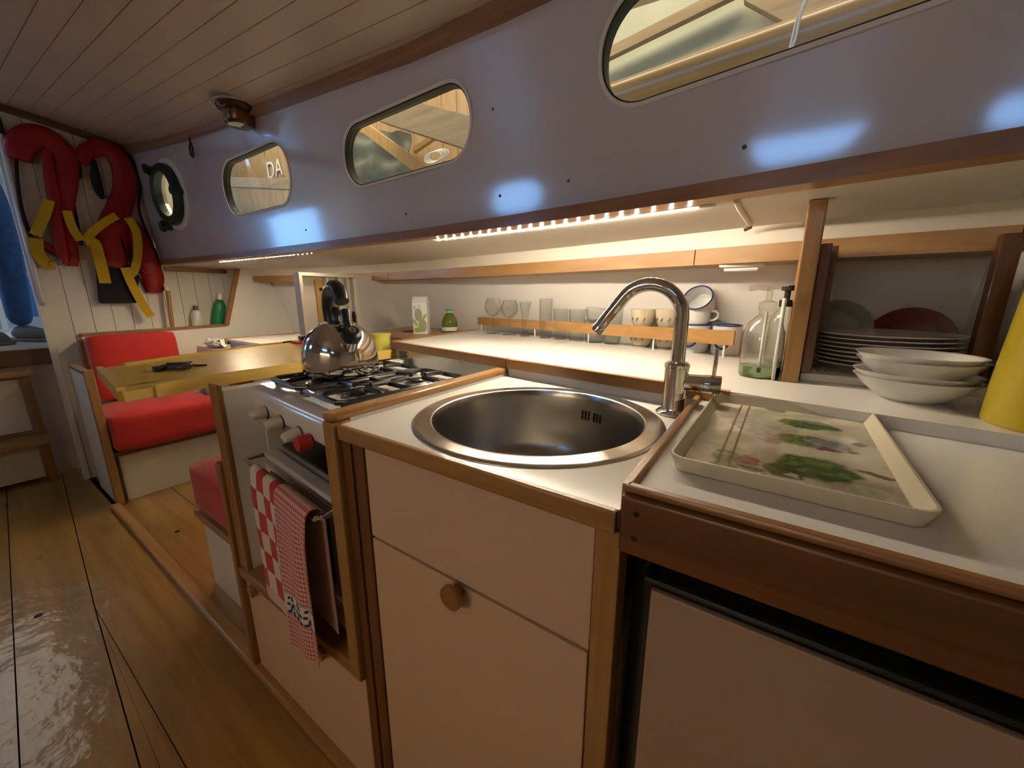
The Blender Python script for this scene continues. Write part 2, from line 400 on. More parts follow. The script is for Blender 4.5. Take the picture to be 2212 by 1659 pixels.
for i, w in enumerate(WIN):
    wt = thing('window_%d' % (i+1), ['largest oblong window at upper right with a wooden spar outside', 'middle oblong window above the long light strip', 'smallest oblong window, nearest the round porthole'][i], 'window', ((w[0]+w[1])/2, cab_y((w[0]+w[1])/2, w[2]), w[2]), kind='structure')
    P = win_outline(w); P2 = win_outline(w, -.0035)
    fb = B(); vsx = []
    for off, pts in ((.001, win_outline(w, .0005)), (.001, P2), (.030, P2), (.030, win_outline(w, .0005))):
        vsx.append([(x, cab_y(x, z)+off, z) for x, z in pts])
    m = len(P); vs_ = sum(vsx, [])
    fs = [(r*m+k, r*m+(k+1) % m, ((r+1) % 4)*m+(k+1) % m, ((r+1) % 4)*m+k) for r in range(4) for k in range(m)]
    fb.add(vs_, fs).obj('gasket', 'rubber', wt, world=True)
    fb = B(); vsx = []
    for off, gr in ((-.0035, .008), (-.0035, .0006), (.0, .0006), (.0, .008)):
        vsx.append([(x, cab_y(x, z)+off, z) for x, z in win_outline(w, gr)])
    fb.add(sum(vsx, []), fs).obj('rim', 'paint', wt, world=True)
    pp = win_outline(w, -.006); vs_ = [(x, cab_y(x, z)+.015, z) for x, z in pp]+[(x, cab_y(x, z)+.019, z) for x, z in pp]
    m = len(pp)
    B().add(vs_, [tuple(range(m)), tuple(range(2*m-1, m-1, -1))]+[(k, (k+1) % m, m+(k+1) % m, m+k) for k in range(m)]).obj('pane', 'pane', wt, world=True)

def curve_bar(tabs, xs, z0, z1, y0, y1, nm, mt, zf=None, bevel=True):   # bar following a plan curve; y0,y1 offsets; zf(x) adds to z
    g = B(); c = []
    for x in xs:
        yb = tabs(x); dz = zf(x) if zf else 0
        c.append([(x, yb+y0, z0+dz), (x, yb+y1, z0+dz), (x, yb+y1, z1+dz), (x, yb+y0, z1+dz)])
    v = sum(c, []); f = []
    for i in range(len(xs)-1):
        for k in range(4): f.append((i*4+k, i*4+(k+1) % 4, i*4+4+(k+1) % 4, i*4+4+k))
    f += [(3, 2, 1, 0), tuple(4*(len(xs)-1)+k for k in range(4))]
    return g.add(v, f).obj(nm, mt, smooth=25)
# lower trim of the cabin side: broad flat face, rounded lower lip
t1 = curve_bar(lambda x: interp(CAB, x), XS, -.002, .026, -.022, .03, 'trim_1', 'brown_x', zf=deck_z)
struct(t1, 'long brown wooden trim along the foot of the cabin side', 'trim')
t2 = curve_bar(lambda x: cab_y(x, ceil_z(x, .9)), XS, -.034, .004, -.026, .012, 'trim_2', 'brown_x', zf=lambda x: ceil_z(x, .87))
struct(t2, 'wooden cornice where cabin side meets plank ceiling', 'trim')
# ---- ceiling of longitudinal planks
ceil = thing('ceiling', 'off-white ceiling of narrow lengthwise planks', 'ceiling', (-1, 0, 1.8), kind='structure')
PW = .066; y = .935; k = 0
while y > -1.25:
    y0, y1 = y-PW+.0022, y
    g = B(); p = []
    for dz in (0, .018):
        for xx, yy in ((XA, y0), (XB-.02, y0), (XB-.02, y1), (XA, y1)): p.append((xx, yy, ceil_z(xx, yy)+dz))
    g.hexa(p); g.obj('plank', 'paint_ceiling', ceil, world=True, smooth=0); y -= PW; k += 1
g = B()
p = []
for i in range(13):
    yy = 1.0-i*.19
    for xx in (XA, XB-.02): p.append((xx, yy, ceil_z(xx, yy)+.006))
g.add(p+[(a, c, z+.03) for a, c, z in p], [(2*i, 2*i+1, 2*i+3, 2*i+2) for i in range(12)]+[(26+2*i+2, 26+2*i+3, 26+2*i+1, 26+2*i) for i in range(12)]).obj('backing', 'paint_ceiling', ceil, world=True, smooth=0)
# ---- side deck underside
dx = sorted(set(XS+[.36]), reverse=True)
g = B(); v = []
for x in dx:
    yo = interp(BAND, x)+.12 if x > -3.15 else hull_y(x, 1.28)
    for yy in (cab_y(x, 1.28)-.0, yo): v.append((x, yy, deck_z(x, yy)))
    for yy in (cab_y(x, 1.28)-.0, yo): v.append((x, yy, deck_z(x, yy)+.04))
f = []
for i in range(len(dx)-1):
    a, c = i*4, i*4+4; f += [(a, a+1, c+1, c), (a+2, c+2, c+3, a+3), (a, c, c+2, a+2), (a+1, a+3, c+3, c+1)]
f += [(0, 2, 3, 1), tuple(4*(len(dx)-1)+q for q in (0, 1, 3, 2))]
g.add(v, f)
struct(g.obj('ceiling_side_deck', 'paint', smooth=25), 'cream underside of the side deck over the galley', 'ceiling')
# ---- hull lining
g = B(); v = []
hx = sorted(set(XS), reverse=True)
for x in hx:
    for z in (0, .4, .7, .93, 1.1, 1.30): v.append((x, hull_y(x, max(z, .6)), z))
f = [(i*6+k, i*6+k+1, (i+1)*6+k+1, (i+1)*6+k) for i in range(len(hx)-1) for k in range(5)]
m = len(v); v += [(a, c+.03, z) for a, c, z in v]; f += [tuple(m+q for q in ff[::-1]) for ff in f]
g.add(v, f); struct(g.obj('wall_hull', 'paint_wall', smooth=40), 'white hull lining behind the glasses and mugs', 'wall')
# band and beam shelf under the deck
bx = [x for x in sorted(set(XS+[.35, -1.83]), reverse=True) if XP < x <= .35]+[XP+.001]
g = curve_bar(lambda x: interp(BAND, x), bx, -.044, .0, 0, .02, 'trim_3', 'paint', zf=lambda x: deck_z(x, interp(BAND, x)))
struct(g, 'white vertical band under the side deck', 'trim')
shelf = thing('trim_4', 'long honey wooden beam shelf above the glasses', 'trim', (-1, 1.3, 1.21), kind='structure')
cuts = [.35, .052, -.205, -1.80]
for a, c in zip(cuts, cuts[1:]+[XP+.001]):
    xs = [a-.0012]+[x for x in bx if c < x < a]+[c+.0012]
    o = curve_bar(lambda x: interp(BAND, x), xs, -.086, -.044, -.004, .16, 'batten', 'honey_x', zf=lambda x: deck_z(x, interp(BAND, x)))
    o.parent = shelf; o.matrix_parent_inverse = PM['trim_4'].inverted()
# ---- forward bulkhead of vertical boards
bulk = thing('wall_forward', 'off-white forward bulkhead of vertical boards with red lifejackets hanging', 'wall', (XB, .9, 0), kind='structure')
y = .362
while y < 1.55:
    y1 = min(y+.088, 1.58)
    if y1 < .92: zt = ceil_z(XB, y)-.0
    else: zt = deck_z(XB, y)+.03
    B().box((XB-.02, y+.0012, 0), (XB, y1-.0012, zt), 0).obj('board', 'paint', bulk, world=True, smooth=0); y = y1
B().box((XB-.03, .36, 0), (XB-.018, 1.6, 1.31)).box((XB-.03, .36, 1.31), (XB-.018, .9, 2.2)).obj('backing', 'paint', bulk, world=True, smooth=0)
B().box((XB-.03, -1.2, 0), (XB, -.55, 2.3)).obj('side_board', 'paint', bulk, world=True, smooth=0)
B().box((XB-.03, -.55, 2.02), (XB, .36, 2.3)).obj('lintel', 'paint', bulk, world=True, smooth=0)
g = B(); p0, p1 = Vector((XB+.0, -1.1, ceil_z(XB, -1.1))), None
v = []
for i in range(16):
    yy = .90-i*.135
    for a, c in ((0, -.035), (.022, -.035), (.022, 0), (0, 0)): v.append((XB+a, yy, ceil_z(XB, yy)+c))
f = [(i*4+k, i*4+(k+1) % 4, i*4+4+(k+1) % 4, i*4+4+k) for i in range(15) for k in range(4)]+[(3, 2, 1, 0), (60, 61, 62, 63)]
struct(g.add(v, f).obj('trim_5', 'dark_y', smooth=20), 'dark wooden cornice above the lifejackets', 'trim')
struct(B().box((XB, .915, deck_z(XB)-.04), (XB+.02, 1.27, deck_z(XB)-.012), .003).obj('trim_6', 'brown_y'), 'short wooden batten under deck beside lifejackets', 'trim')
struct(B().box((XB-.002, .335, 0), (XB+.012, .364, 2.0), .003).obj('trim_7', 'paint'), 'white door jamb left of the lifejackets', 'trim')
# ---- port side and after end (behind the camera; they close the cabin)
g = B().box((XB-.03, -1.20, 0), (XA, -1.16, 2.1)); wp = g.obj('wall_port', 'paint_gloss', smooth=0)
PWIN = [(.12, .45, 1.52, 1.65), (-.84, -.34, 1.56, 1.84), (-2.80, -2.32, 1.56, 1.82)]
cut(wp, [cutter(rrect(*w, (w[3]-w[2])*.47), -1.4, -1.0) for w in PWIN])
struct(wp, 'cabin side opposite the galley with its own windows', 'wall')
struct(B().box((XA, -1.2, 0), (XA+.04, 1.35, 2.1)).obj('wall_aft', 'paint', smooth=0), 'after bulkhead behind the galley', 'wall')
# ---- floor planks
fl = thing('floor', 'varnished honey plank cabin sole', 'floor', (-1, 0, 0), kind='structure')
def line_y(P, Q, x): return P.y+(Q.y-P.y)*(x-P.x)/(Q.x-P.x)
A1, A2 = at_z(26, 1309, 0), at_z(43, 1659, 0)
F = at_z(205, 1313, 0); C1, C2, C3 = at_z(303, 1659, 0), at_z(345, 1659, 0), at_z(402, 1659, 0); F0 = at_z(150, 1090, 0)
g_ = .0016
def plank(pts, name='plank'):
    B().prism([(p[0], p[1]) for p in pts], -.02, 0.0).obj(name, 'floorwood', fl, world=True, smooth=0)
xe, xf = XA, XB-.33
lA = lambda x: line_y(A1, A2, x)
plank([(xf, lA(xf)-g_), (xe, lA(xe)-g_), (xe, lA(xe)-.22), (xf, lA(xf)-.22)])
plank([(xf, lA(xf)-.22-2*g_), (xe, lA(xe)-.22-2*g_), (xe, -.75), (xf, -.75)])
plank([(xf, -.75-g_), (xe, -.75-g_), (xe, -1.16), (xf, -1.16)])
lB0 = lambda x: line_y(F0, F, x)
plank([(xf, lA(xf)+g_), (xf, lB0(xf)-g_), (F.x, F.y-g_), (xe, line_y(F, C1, xe)-g_), (xe, lA(xe)+g_)])
plank([(F.x+.02, F.y), (xe, line_y(F, C1, xe)+g_), (xe, line_y(F, C2, xe)-g_)])
plank([(F.x+.02, F.y), (xe, line_y(F, C2, xe)+g_), (xe, line_y(F, C3, xe)-g_)])
plank([(xf, lB0(xf)+g_), (F.x, F.y+g_), (-1.0, line_y(F, C3, -1.0)+g_), (-.3, .355), (xf, .355)])
plank([(xf, .385), (.0, .385), (.0, .60), (xf, .60)]); plank([(xf, .603), (.0, .603), (.0, .85), (xf, .85)]); plank([(xf, .853), (.0, .853), (.0, 1.6), (xf, 1.6)])
B().box((xf, -1.16, -.05), (xe, 1.6, -.021)).obj('backing', 'dark', fl, world=True, smooth=0)
for (px, py) in ((83, 1330), (383, 1148)):
    P = at_z(px, py, 0); B().lathe([(0, .0006), (.011, .0006), (.011, 0)], P, 16).obj('finger_hole', 'dark', fl, world=True)
struct(B().box((-2.80, .338, 0), (.9, .380, .022), .008).obj('trim_8', 'honey_x'), 'wooden kerb on the floor along the galley front', 'trim')
# ---- settee partition with wood-edged opening
part = thing('wall_settee_partition', 'white partition behind the red settee with wooden edging', 'wall', (XP, .9, 0), kind='structure')
M_yz = Matrix(((0, 0, 1, 0), (1, 0, 0, 0), (0, 1, 0, 0), (0, 0, 0, 1)))     # (a,b,c)->(x=c,y=a,z=b)
q0 = at_x(170, 724, XP); q1 = at_x(490, 702, XP); q2 = at_x(514, 580, XP)
poly = [(q0.y, 0), (q0.y, q0.z), (q1.y, q1.z), (q2.y, q2.z), (hull_y(XP, 1.29), 1.285), (hull_y(XP, .9), .9), (hull_y(XP, .7), .6), (1.55, 0)]
B().prism(poly, XP-.018, XP, M=M_yz).obj('panel', 'paint_wall', part, world=True, smooth=0)
def edge_bar(a, c, w, name='edging', mt='brown_y'):
    d = Vector((c[0]-a[0], c[1]-a[1])).normalized(); nn = Vector((-d.y, d.x))*w/2
    pts = [(a[0]+nn.x, a[1]+nn.y), (c[0]+nn.x, c[1]+nn.y), (c[0]-nn.x, c[1]-nn.y), (a[0]-nn.x, a[1]-nn.y)]
    B().prism(pts, XP-.022, XP+.006, M=M_yz).obj(name, mt, part, world=True, smooth=0)
edge_bar((q0.y, q0.z), (q1.y, q1.z), .016); edge_bar((q1.y, q1.z), (q2.y, q2.z), .026); edge_bar((q0.y, .0), (q0.y, q0.z), .016)
B().box((XB+.001, .5, .86), (XP-.02, 1.5, .885)).obj('shelf', 'paint', part, world=True, smooth=0)

# ================================================================== GALLEY JOINERY
Y0 = .359
# worktop outline along the hull-parallel line
def bw_y(x): return interp([(-1.21, .970), (-.597, .866), (-.10, .793), (.45, .715)], x)
# ---- raised back worktop: two slabs with a seam
s0, s1 = Vector((-.600, bw_y(-.6))), Vector((-.672, 1.47))
t = thing('back_worktop', 'raised white laminate worktop with wooden front edge behind stove and sink', 'worktop', (-.6, 1.1, ZB-.03))
pl = [(-1.205, bw_y(-1.205)+.012), (s0.x-.001, s0.y+.012), (s1.x-.001, s1.y), (-1.29, hull_y(-1.29, .93)-.002)]
B().prism(pl, ZB-.03, ZB).obj('slab', 'laminate', t, world=True, smooth=0)
xsr = [s0.x+.001, -.1, .36]
pr = [(x, bw_y(x)+(.012 if x < -.05 else 0)) for x in xsr]+[(.36, hull_y(.36, .93)-.002), (0, hull_y(0, .93)-.002), (s1.x+.001, s1.y)]
B().prism(pr, ZB-.03, ZB).obj('slab', 'laminate', t, world=True, smooth=0)
def bar2(x0, x1, fy, z0, z1, o0, o1, nm, mt, par, k=6):
    xs = [x0+(x1-x0)*i/k for i in range(k+1)]; v = []
    for x in xs: v += [(x, fy(x)+o0, z0), (x, fy(x)+o1, z0), (x, fy(x)+o1, z1), (x, fy(x)+o0, z1)]
    f = [(i*4+q, i*4+(q+1) % 4, i*4+4+(q+1) % 4, i*4+4+q) for i in range(k) for q in range(4)]+[(3, 2, 1, 0), tuple(4*k+q for q in range(4))]
    return B().add(v, f).obj(nm, mt, par, world=True, smooth=20)
bar2(-1.215, -.603, bw_y, ZB-.024, ZB+.003, -.004, .011, 'front_edge', 'brown_x', t)
bar2(-.600, -.05, bw_y, ZB-.022, ZB+.003, -.004, .011, 'front_edge', 'honey_x', t)
bar2(-.598, .36, bw_y, .884, ZB-.022, .004, .016, 'upstand', 'laminate', t)
v0, v1 = Vector((-1.213, bw_y(-1.213))), Vector((-1.298, hull_y(-1.298, .93)-.004))
d = (v1-v0).normalized(); nn = Vector((-d.y, d.x))*.006
B().prism([(v0+nn)[:], (v1+nn)[:], (v1-nn)[:], (v0-nn)[:]], ZB-.03, ZB+.004).obj('side_edge', 'honey_y', t, world=True, smooth=0)
B().box((-1.20, .98, 0), (-1.185, 1.5, ZB-.03)).obj('end_panel', 'laminate', t, world=True, smooth=0)
# ---- sink worktop with a round hole
SC = Vector((-.341, .587)); SR = .222
t = thing('sink_worktop', 'white laminate sink worktop with wooden front edge', 'worktop', (SC.x, SC.y, .855))
out = [(-.597, Y0), (-.108, Y0), (-.108, bw_y(-.108)+.004), (-.597, bw_y(-.597)+.004)]
def ring_slab(outp, c, r, z0, z1, n=64):
    angs = sorted(set([2*PI*k/n for k in range(n)]+[math.atan2(p[1]-c.y, p[0]-c.x) % (2*PI) for p in outp]))
    O, I = [], []
    for a in angs:
        dx_, dy_ = math.cos(a), math.sin(a); best = 1e9
        for (x0, y0_), (x1, y1_) in zip(outp, outp[1:]+outp[:1]):
            ex, ey = x1-x0, y1_-y0_; den = dx_*ey-dy_*ex
            if abs(den) < 1e-9: continue
            tt = ((x0-c.x)*ey-(y0_-c.y)*ex)/den; u = ((x0-c.x)*dy_-(y0_-c.y)*dx_)/den
            if tt > 0 and -1e-6 <= u <= 1+1e-6: best = min(best, tt)
        O.append((c.x+dx_*best, c.y+dy_*best)); I.append((c.x+dx_*r, c.y+dy_*r))
    m = len(angs); v = [(*p, z1) for p in O]+[(*p, z1) for p in I]+[(*p, z0) for p in O]+[(*p, z0) for p in I]; f = []
    for k in range(m):
        j = (k+1) % m
        f += [(k, j, m+j, m+k), (2*m+k, 3*m+k, 3*m+j, 2*m+j), (k, 2*m+k, 2*m+j, j), (m+k, m+j, 3*m+j, 3*m+k)]
    return B().add(v, f)
ring_slab([(x, y) for x, y in out], SC, .205, .862, .885).obj('slab', 'laminate', t, world=True, smooth=25)
B().box((-.596, Y0-.010, .860), (-.1085, Y0+.001, .886), .003).obj('front_edge', 'honey_x', t, world=True)
# ---- the sink
t = thing('sink', 'round stainless steel sink with broad rim and overflow slots', 'sink', (SC.x, SC.y, .72))
prof = [(.0, .720), (.05, .7205), (.12, .7235), (.150, .730), (.168, .746), (.178, .77), (.1835, .84), (.1855, .875), (.1875, .8835), (.1885, .886)]
B().lathe(prof, (SC.x, SC.y, 0), 96).obj('bowl', 'steel', t, world=True, smooth=40)
B().lathe([(.1880, .8845), (.1890, .8880), (.1915, .8893), (.1945, .8886), (.2150, .8886), (.2190, .8880), (.2225, .8862), (.2228, .8852), (.2205, .884), (.196, .884)], (SC.x, SC.y, 0), 96).obj('rim', 'steel_rim', t, world=True, smooth=22)
B().lathe([(.0, .7215), (.028, .7215), (.036, .7235), (.040, .7215), (.040, .718)], (SC.x, SC.y, 0), 32).obj('drain', 'chrome', t, world=True)
oc = at_y(1266, 879, .745); a0 = math.atan2(oc.y-SC.y, oc.x-SC.x)
for k, off in enumerate((-3.1, -2.0, -.95, .95, 2.0, 3.1)):
    a = a0-off*.040; c = Vector((SC.x+.1835*math.cos(a), SC.y+.1835*math.sin(a), .842))
    Mx = Matrix.Translation(c) @ Matrix.Rotation(a, 4, 'Z')
    B().box((-.0022, -.0017, -.0105), (.002, .0017, .0105), .001, M=Mx).obj('overflow_slot', 'dark', t, world=True)
c = Vector((SC.x+.1828*math.cos(a0), SC.y+.1828*math.sin(a0), .842))
B().tube([c, c-Vector((math.cos(a0), math.sin(a0), 0))*.002], .0025, 10).obj('overflow_screw', 'chrome', t, world=True)
# ---- tap
T = at_z(1453, 893, .885); T = Vector((T.x, T.y, .885))
t = thing('tap', 'chrome swan-neck mixer tap behind the sink', 'tap', T)
B().lathe([(0, 0), (.030, 0), (.0305, .004), (.026, .008), (.0215, .0095), (.0205, .012), (.0205, .088), (.0218, .089), (.0218, .094), (.018, .098), (0, .098)], (0, 0, 0), 40).obj('body', 'chrome', t)
du = Vector((-.992, -.12, 0)).normalized()
pts = [Vector((0, 0, .095)), Vector((0, 0, .14)), Vector((0, 0, .178))]
R_ = .058; cc = du*R_+Vector((0, 0, .178))
for k in range(1, 19):
    a = math.radians(k*8.2); pts.append(cc-du*(R_*math.cos(a))+Vector((0, 0, R_*math.sin(a))))
last = pts[-1]; dd = (pts[-1]-pts[-2]).normalized()
for s_ in (.02, .045, .062): pts.append(last+dd*s_)
B().tube(pts, .0125, 20).obj('spout', 'chrome', t)
B().tube([last+dd*.062, last+dd*.0635, last+dd*.076], [.0125, .0131, .0131], 20).obj('nozzle', 'chrome', t)
B().tube([last+dd*.0755, last+dd*.0768], .010, 16).obj('aerator', 'dark', t)
hv = Vector((.97, .1, 0)).normalized()
B().tube([hv*.015+Vector((0, 0, .062)), hv*.046+Vector((0, 0, .062))], .0155, 24).tube([hv*.046+Vector((0, 0, .062)), hv*.047+Vector((0, 0, .062)), hv*.072+Vector((0, 0, .062)), hv*.074+Vector((0, 0, .062))], [.0155, .0165, .0165, .0155], 24).obj('handle_barrel', 'chrome', t)
B().tube([hv*.061+Vector((0, 0, .075)), hv*.0615+Vector((0, 0, .126))], .0035, 12).obj('lever', 'chrome', t)
# ---- sink cabinet
t = thing('sink_cabinet', 'white sink cabinet with drawer front, door and round wooden knob', 'cabinet', (-.34, .6, 0))
B().box((-.585, Y0+.03, .03), (-.555, .84, .70)).box((-.12, Y0+.03, .03), (-.105, .79, .70)).box((-.585, .72, .03), (-.105, .735, .70)).box((-.585, Y0+.02, .03), (-.105, .79, .045)).obj('carcass', 'panel', t, world=True, smooth=0)
B().box((-.5955, Y0-.004, 0.022), (-.572, Y0+.03, .8605), .002).obj('post', 'dark_z', t, world=True)
B().box((-.570, Y0-.001, 0.022), (-.5415, Y0+.03, .8605), .002).obj('post', 'dark_z', t, world=True)
B().box((-.132, Y0-.002, 0.022), (-.104, Y0+.03, .8605), .002).obj('post', 'honey_z', t, world=True)
B().box((-.540, Y0+.002, .690), (-.1335, Y0+.02, .8595), .002).obj('drawer_front', 'panel', t, world=True)
dr = B().box((-.540, Y0+.002, .03), (-.1350, Y0+.02, .6845), .002).obj('door', 'panel', t, world=True)
K_ = Vector((-.337, Y0+.002, .676))
kn = B().tube([K_, K_+Vector((0, -.012, 0)), K_+Vector((0, -.014, 0)), K_+Vector((0, -.020, 0)), K_+Vector((0, -.022, 0))], [.010, .010, .0185, .0195, .0185], 14).obj('knob', 'brown_z', t, world=True); kn.parent = dr
# ---- divider between stove and sink
t = thing('stove_divider', 'upright divider with honey wood cap between stove and sink', 'panel', (-.615, .6, 0))
B().box((-.626, Y0+.02, .30), (-.600, bw_y(-.61)-.005, .893)).obj('board', 'laminate', t, world=True, smooth=0)
B().box((-.632, Y0-.014, .890), (-.597, bw_y(-.61)-.006, .9055), .006).obj('cap', 'honey_y', t, world=True)
B().box((-.632, Y0-.015, .345), (-.598, Y0+.02, .8895), .004).obj('post', 'honey_z', t, world=True)
# ---- stove bay and drawer below
t = thing('stove_bay', 'white stove bay with wooden frame and drawer below', 'cabinet', (-.88, .6, 0))
B().box((-1.150, Y0+.006, .02), (-1.108, 1.0, .872)).obj('side_panel', 'paint_wall', t, world=True, smooth=0)
B().box((-1.155, Y0-.006, .335), (-1.106, Y0+.006, .888), .003).obj('post', 'brown_z', t, world=True)
B().box((-1.155, Y0-.012, .335), (-.602, Y0+.05, .366), .004).obj('rail', 'brown_x', t, world=True)
B().box((-1.108, Y0+.05, .340), (-.628, 1.0, .36)).obj('base_board', 'paint_wall', t, world=True, smooth=0)
dw = B().box((-1.152, Y0, .024), (-.605, Y0+.02, .333), .002).obj('drawer_front', 'panel', t, world=True)
for px, py in ((555, 1270), (706, 1400)):
    P = at_y(px, py, Y0); Mx = Matrix.Translation((P.x, Y0, P.z)) @ Matrix.Rotation(.35, 4, 'Y')
    B().box((-.014, -.020, -.014), (.014, -.004, .014), .004, M=Mx).tube([(P.x, Y0+.002, P.z), (P.x, Y0-.008, P.z)], .006, 10).obj('knob', 'brown_z', t, world=True).parent = dw
g = B()
bar2(-1.11, -.628, bw_y, .845, ZB-.024, .002, .006, 'back_plate', 'steel_plate', t)
for px, py in ((870, 777), (1004, 793)):
    P = at_y(px, py, .93); yy = bw_y(P.x)
    B().lathe([(0, .0035), (.003, .003), (.0045, 0)], (0, 0, 0), 12, M=Matrix.Translation((P.x, yy+.002, .893)) @ Matrix.Rotation(PI/2, 4, 'X')).obj('screw', 'chrome', t, world=True)
# ---- fridge counter
t = thing('fridge_counter', 'white counter with broad dark wooden fascia under the tray', 'counter', (.2, .56, 0))
B().box((-.100, Y0, .885), (.75, .86, .908)).obj('top', 'laminate', t, world=True, smooth=0)
B().box((-.104, Y0-.012, .846), (.75, Y0+.004, .9085), .003).obj('fascia', 'dark_x', t, world=True)
B().box((-.104, Y0-.004, .9085), (.75, Y0+.008, .9165), .003).obj('front_lip', 'brown_x', t, world=True)
B().box((-.107, Y0-.002, .885), (-.097, .788, .9165), .002).obj('side_lip', 'honey_y', t, world=True)
B().box((-.103, Y0+.06, .02), (-.085, .80, .88)).box((.70, Y0+.0, .02), (.72, .80, .88)).box((-.09, .79, .02), (.72, .80, .88)).obj('carcass', 'dark', t, world=True, smooth=0)
for zz in (.866, .893):
    for k in range(2):
        B().lathe([(0, .001), (.0025, .0005), (.003, 0)], (0, 0, 0), 10, M=Matrix.Translation((-.088+.012*k*0, Y0-.012, zz)) @ Matrix.Rotation(PI/2, 4, 'X')).obj('screw', 'dark', t, world=True) if k == 0 else None
t = thing('fridge', 'built-in fridge with beige door and black frame under the counter', 'fridge', (.3, .5, 0))
B().box((-.075, Y0+.055, .03), (.62, .77, .815), .004).obj('body', 'black_plastic', t, world=True)
B().box((-.086, Y0+.026, .04), (.62, Y0+.054, .800), .006).obj('door_frame', 'black_plastic', t, world=True)
B().box((-.074, Y0+.018, .05), (.61, Y0+.026, .792), .002).obj('door_panel', 'fridge_panel_shaded', t, world=True)

# ================================================================== STOVE
RZ = math.radians(-6.5)
SL = Vector((-1.083, .424, .36))
t = thing('stove', 'white enamel gas cooker with black grates and cream knobs', 'stove', SL, RZ)
SW = .424; H = .52                         # top at .88
B().box((0, .012, .02), (.012, .40, .50)).box((SW-.012, .012, .02), (SW, .40, .50)).box((0, .39, .02), (SW, .40, .50)).box((0, .012, .02), (SW, .40, .04)).box((.012, .03, .335), (SW-.012, .39, .340)).obj('body', 'enamel', t, smooth=0)
g = B()                                     # hob top with rolled front edge
prof = [(.40, H), (.02, H), (.004, H-.004), (-.006, H-.014), (-.010, H-.030), (-.008, H-.056), (.002, H-.062), (.010, H-.062), (.012, H-.02), (.40, H-.012)]
v = [(x, a, z) for x in (0, SW) for a, z in prof]; m = len(prof)
g.add(v, [(i, (i+1) % m, m+(i+1) % m, m+i) for i in range(m)]+[tuple(range(m)), tuple(range(2*m-1, m-1, -1))]).obj('hob', 'enamel', t, smooth=50)
B().box((.012, .20, .340), (SW-.012, .22, .48)).box((.012, .02, .478), (SW-.012, .2, .482)).obj('grill_back', 'dark', t, smooth=0)
B().box((.020, .04, .345), (SW-.020, .2, .352), .002).obj('grill_pan', 'black_iron', t)
B().box((.014, -.004, .328), (SW-.014, .03, .344), .005).obj('door_rail', 'enamel', t)
od = B().box((.004, -.002, .09), (SW-.004, .012, .326), .004).obj('oven_door', 'enamel', t)
B().box((.05, -.004, .14), (SW-.05, -.001, .30), .001).obj('oven_glass', 'black_plastic', od)
B().box((.004, -.002, .03), (SW-.004, .012, .084), .004).obj('plinth', 'enamel', t)
B().tube([(.018, 0, .335), (.014, -.04, .335), (.024, -.046, .335), (SW+.002, -.046, .335), (SW+.010, -.038, .335), (SW-.006, 0, .335)], .006, 12).obj('towel_bar', 'chrome', t)
for px, py in ((570, 886), (614, 908), (662, 933), (693, 943)):
    i = ((570, 886), (614, 908), (662, 933), (693, 943)).index((px, py))
    lx = (.105, .20, .298, .352)[i]; lz = (.470, .466, .462, .460)[i]
    if i < 3:
        B().tube([(lx, -.008, lz), (lx, -.011, lz)], .0165, 20).obj('knob_plate', 'black_plastic', t)
        B().tube([(lx, -.011, lz), (lx, -.020, lz), (lx, -.026, lz), (lx, -.040, lz-.002), (lx, -.043, lz-.003)], [.0150, .0150, .0135, .0105, .007], 18).obj('knob', 'cream_knob', t)
    else:
        B().tube([(lx, -.008, lz), (lx, -.012, lz), (lx, -.028, lz), (lx, -.036, lz), (lx, -.039, lz)], [.010, .016, .0165, .0145, .009], 20).obj('knob', 'red_knob', t)
def grate(x0, x1, y0, y1, z):
    g = B(); r = .0062
    c = [(x0, y0), (x1, y0), (x1, y1), (x0, y1)]; pts = []
    for (x, y_), (x2, y2) in zip(c, c[1:]+c[:1]):
        dv = Vector((x2-x, y2-y_)).normalized()*.014; pts += [(x+dv.x, y_+dv.y, z), (x2-dv.x, y2-dv.y, z)]
    g.tube(pts, r, 8, closed=True)
    xm = (x0+x1)/2
    for cy in (y0+(y1-y0)*.27, y0+(y1-y0)*.74):
        for xa, xb in ((x0, xm-.026), (x1, xm+.026)):
            g.tube([(xa, cy, z), (xa+(xb-xa)*.15, cy, z+.005), (xb, cy, z+.006)], r, 8)
        for ya, yb in ((cy-.085, cy-.026), (cy+.085, cy+.026)):
            ya = min(max(ya, y0), y1); g.tube([(xm, ya, z), (xm, ya+(yb-ya)*.2, z+.005), (xm, yb, z+.006)], r, 8)
    g.tube([(x0, (y0+y1)/2, z), (x1, (y0+y1)/2, z)], r, 8)
    for x, y_ in c: g.tube([(x+.01*(1 if x == x0 else -1), y_+.01*(1 if y_ == y0 else -1), z), (x+.01*(1 if x == x0 else -1), y_+.01*(1 if y_ == y0 else -1), H-.002)], r, 8)
    return g.obj('grate', 'black_iron', t)
grate(.028, .205, .035, .365, H+.014); grate(.222, .400, .035, .365, H+.014)
for cx in (.1165, .311):
    for cy, rr in ((.124, .030), (.279, .024)):
        bo = B().lathe([(0, 0), (rr+.008, 0), (rr+.008, .005), (rr, .008), (0, .008)], (cx, cy, H), 24).obj('burner', 'steel_plate', t)
        B().lathe([(rr-.003, .008), (rr-.003, .012), (rr-.006, .014), (0, .015)], (cx, cy, H), 24).obj('cap', 'black_iron', bo)
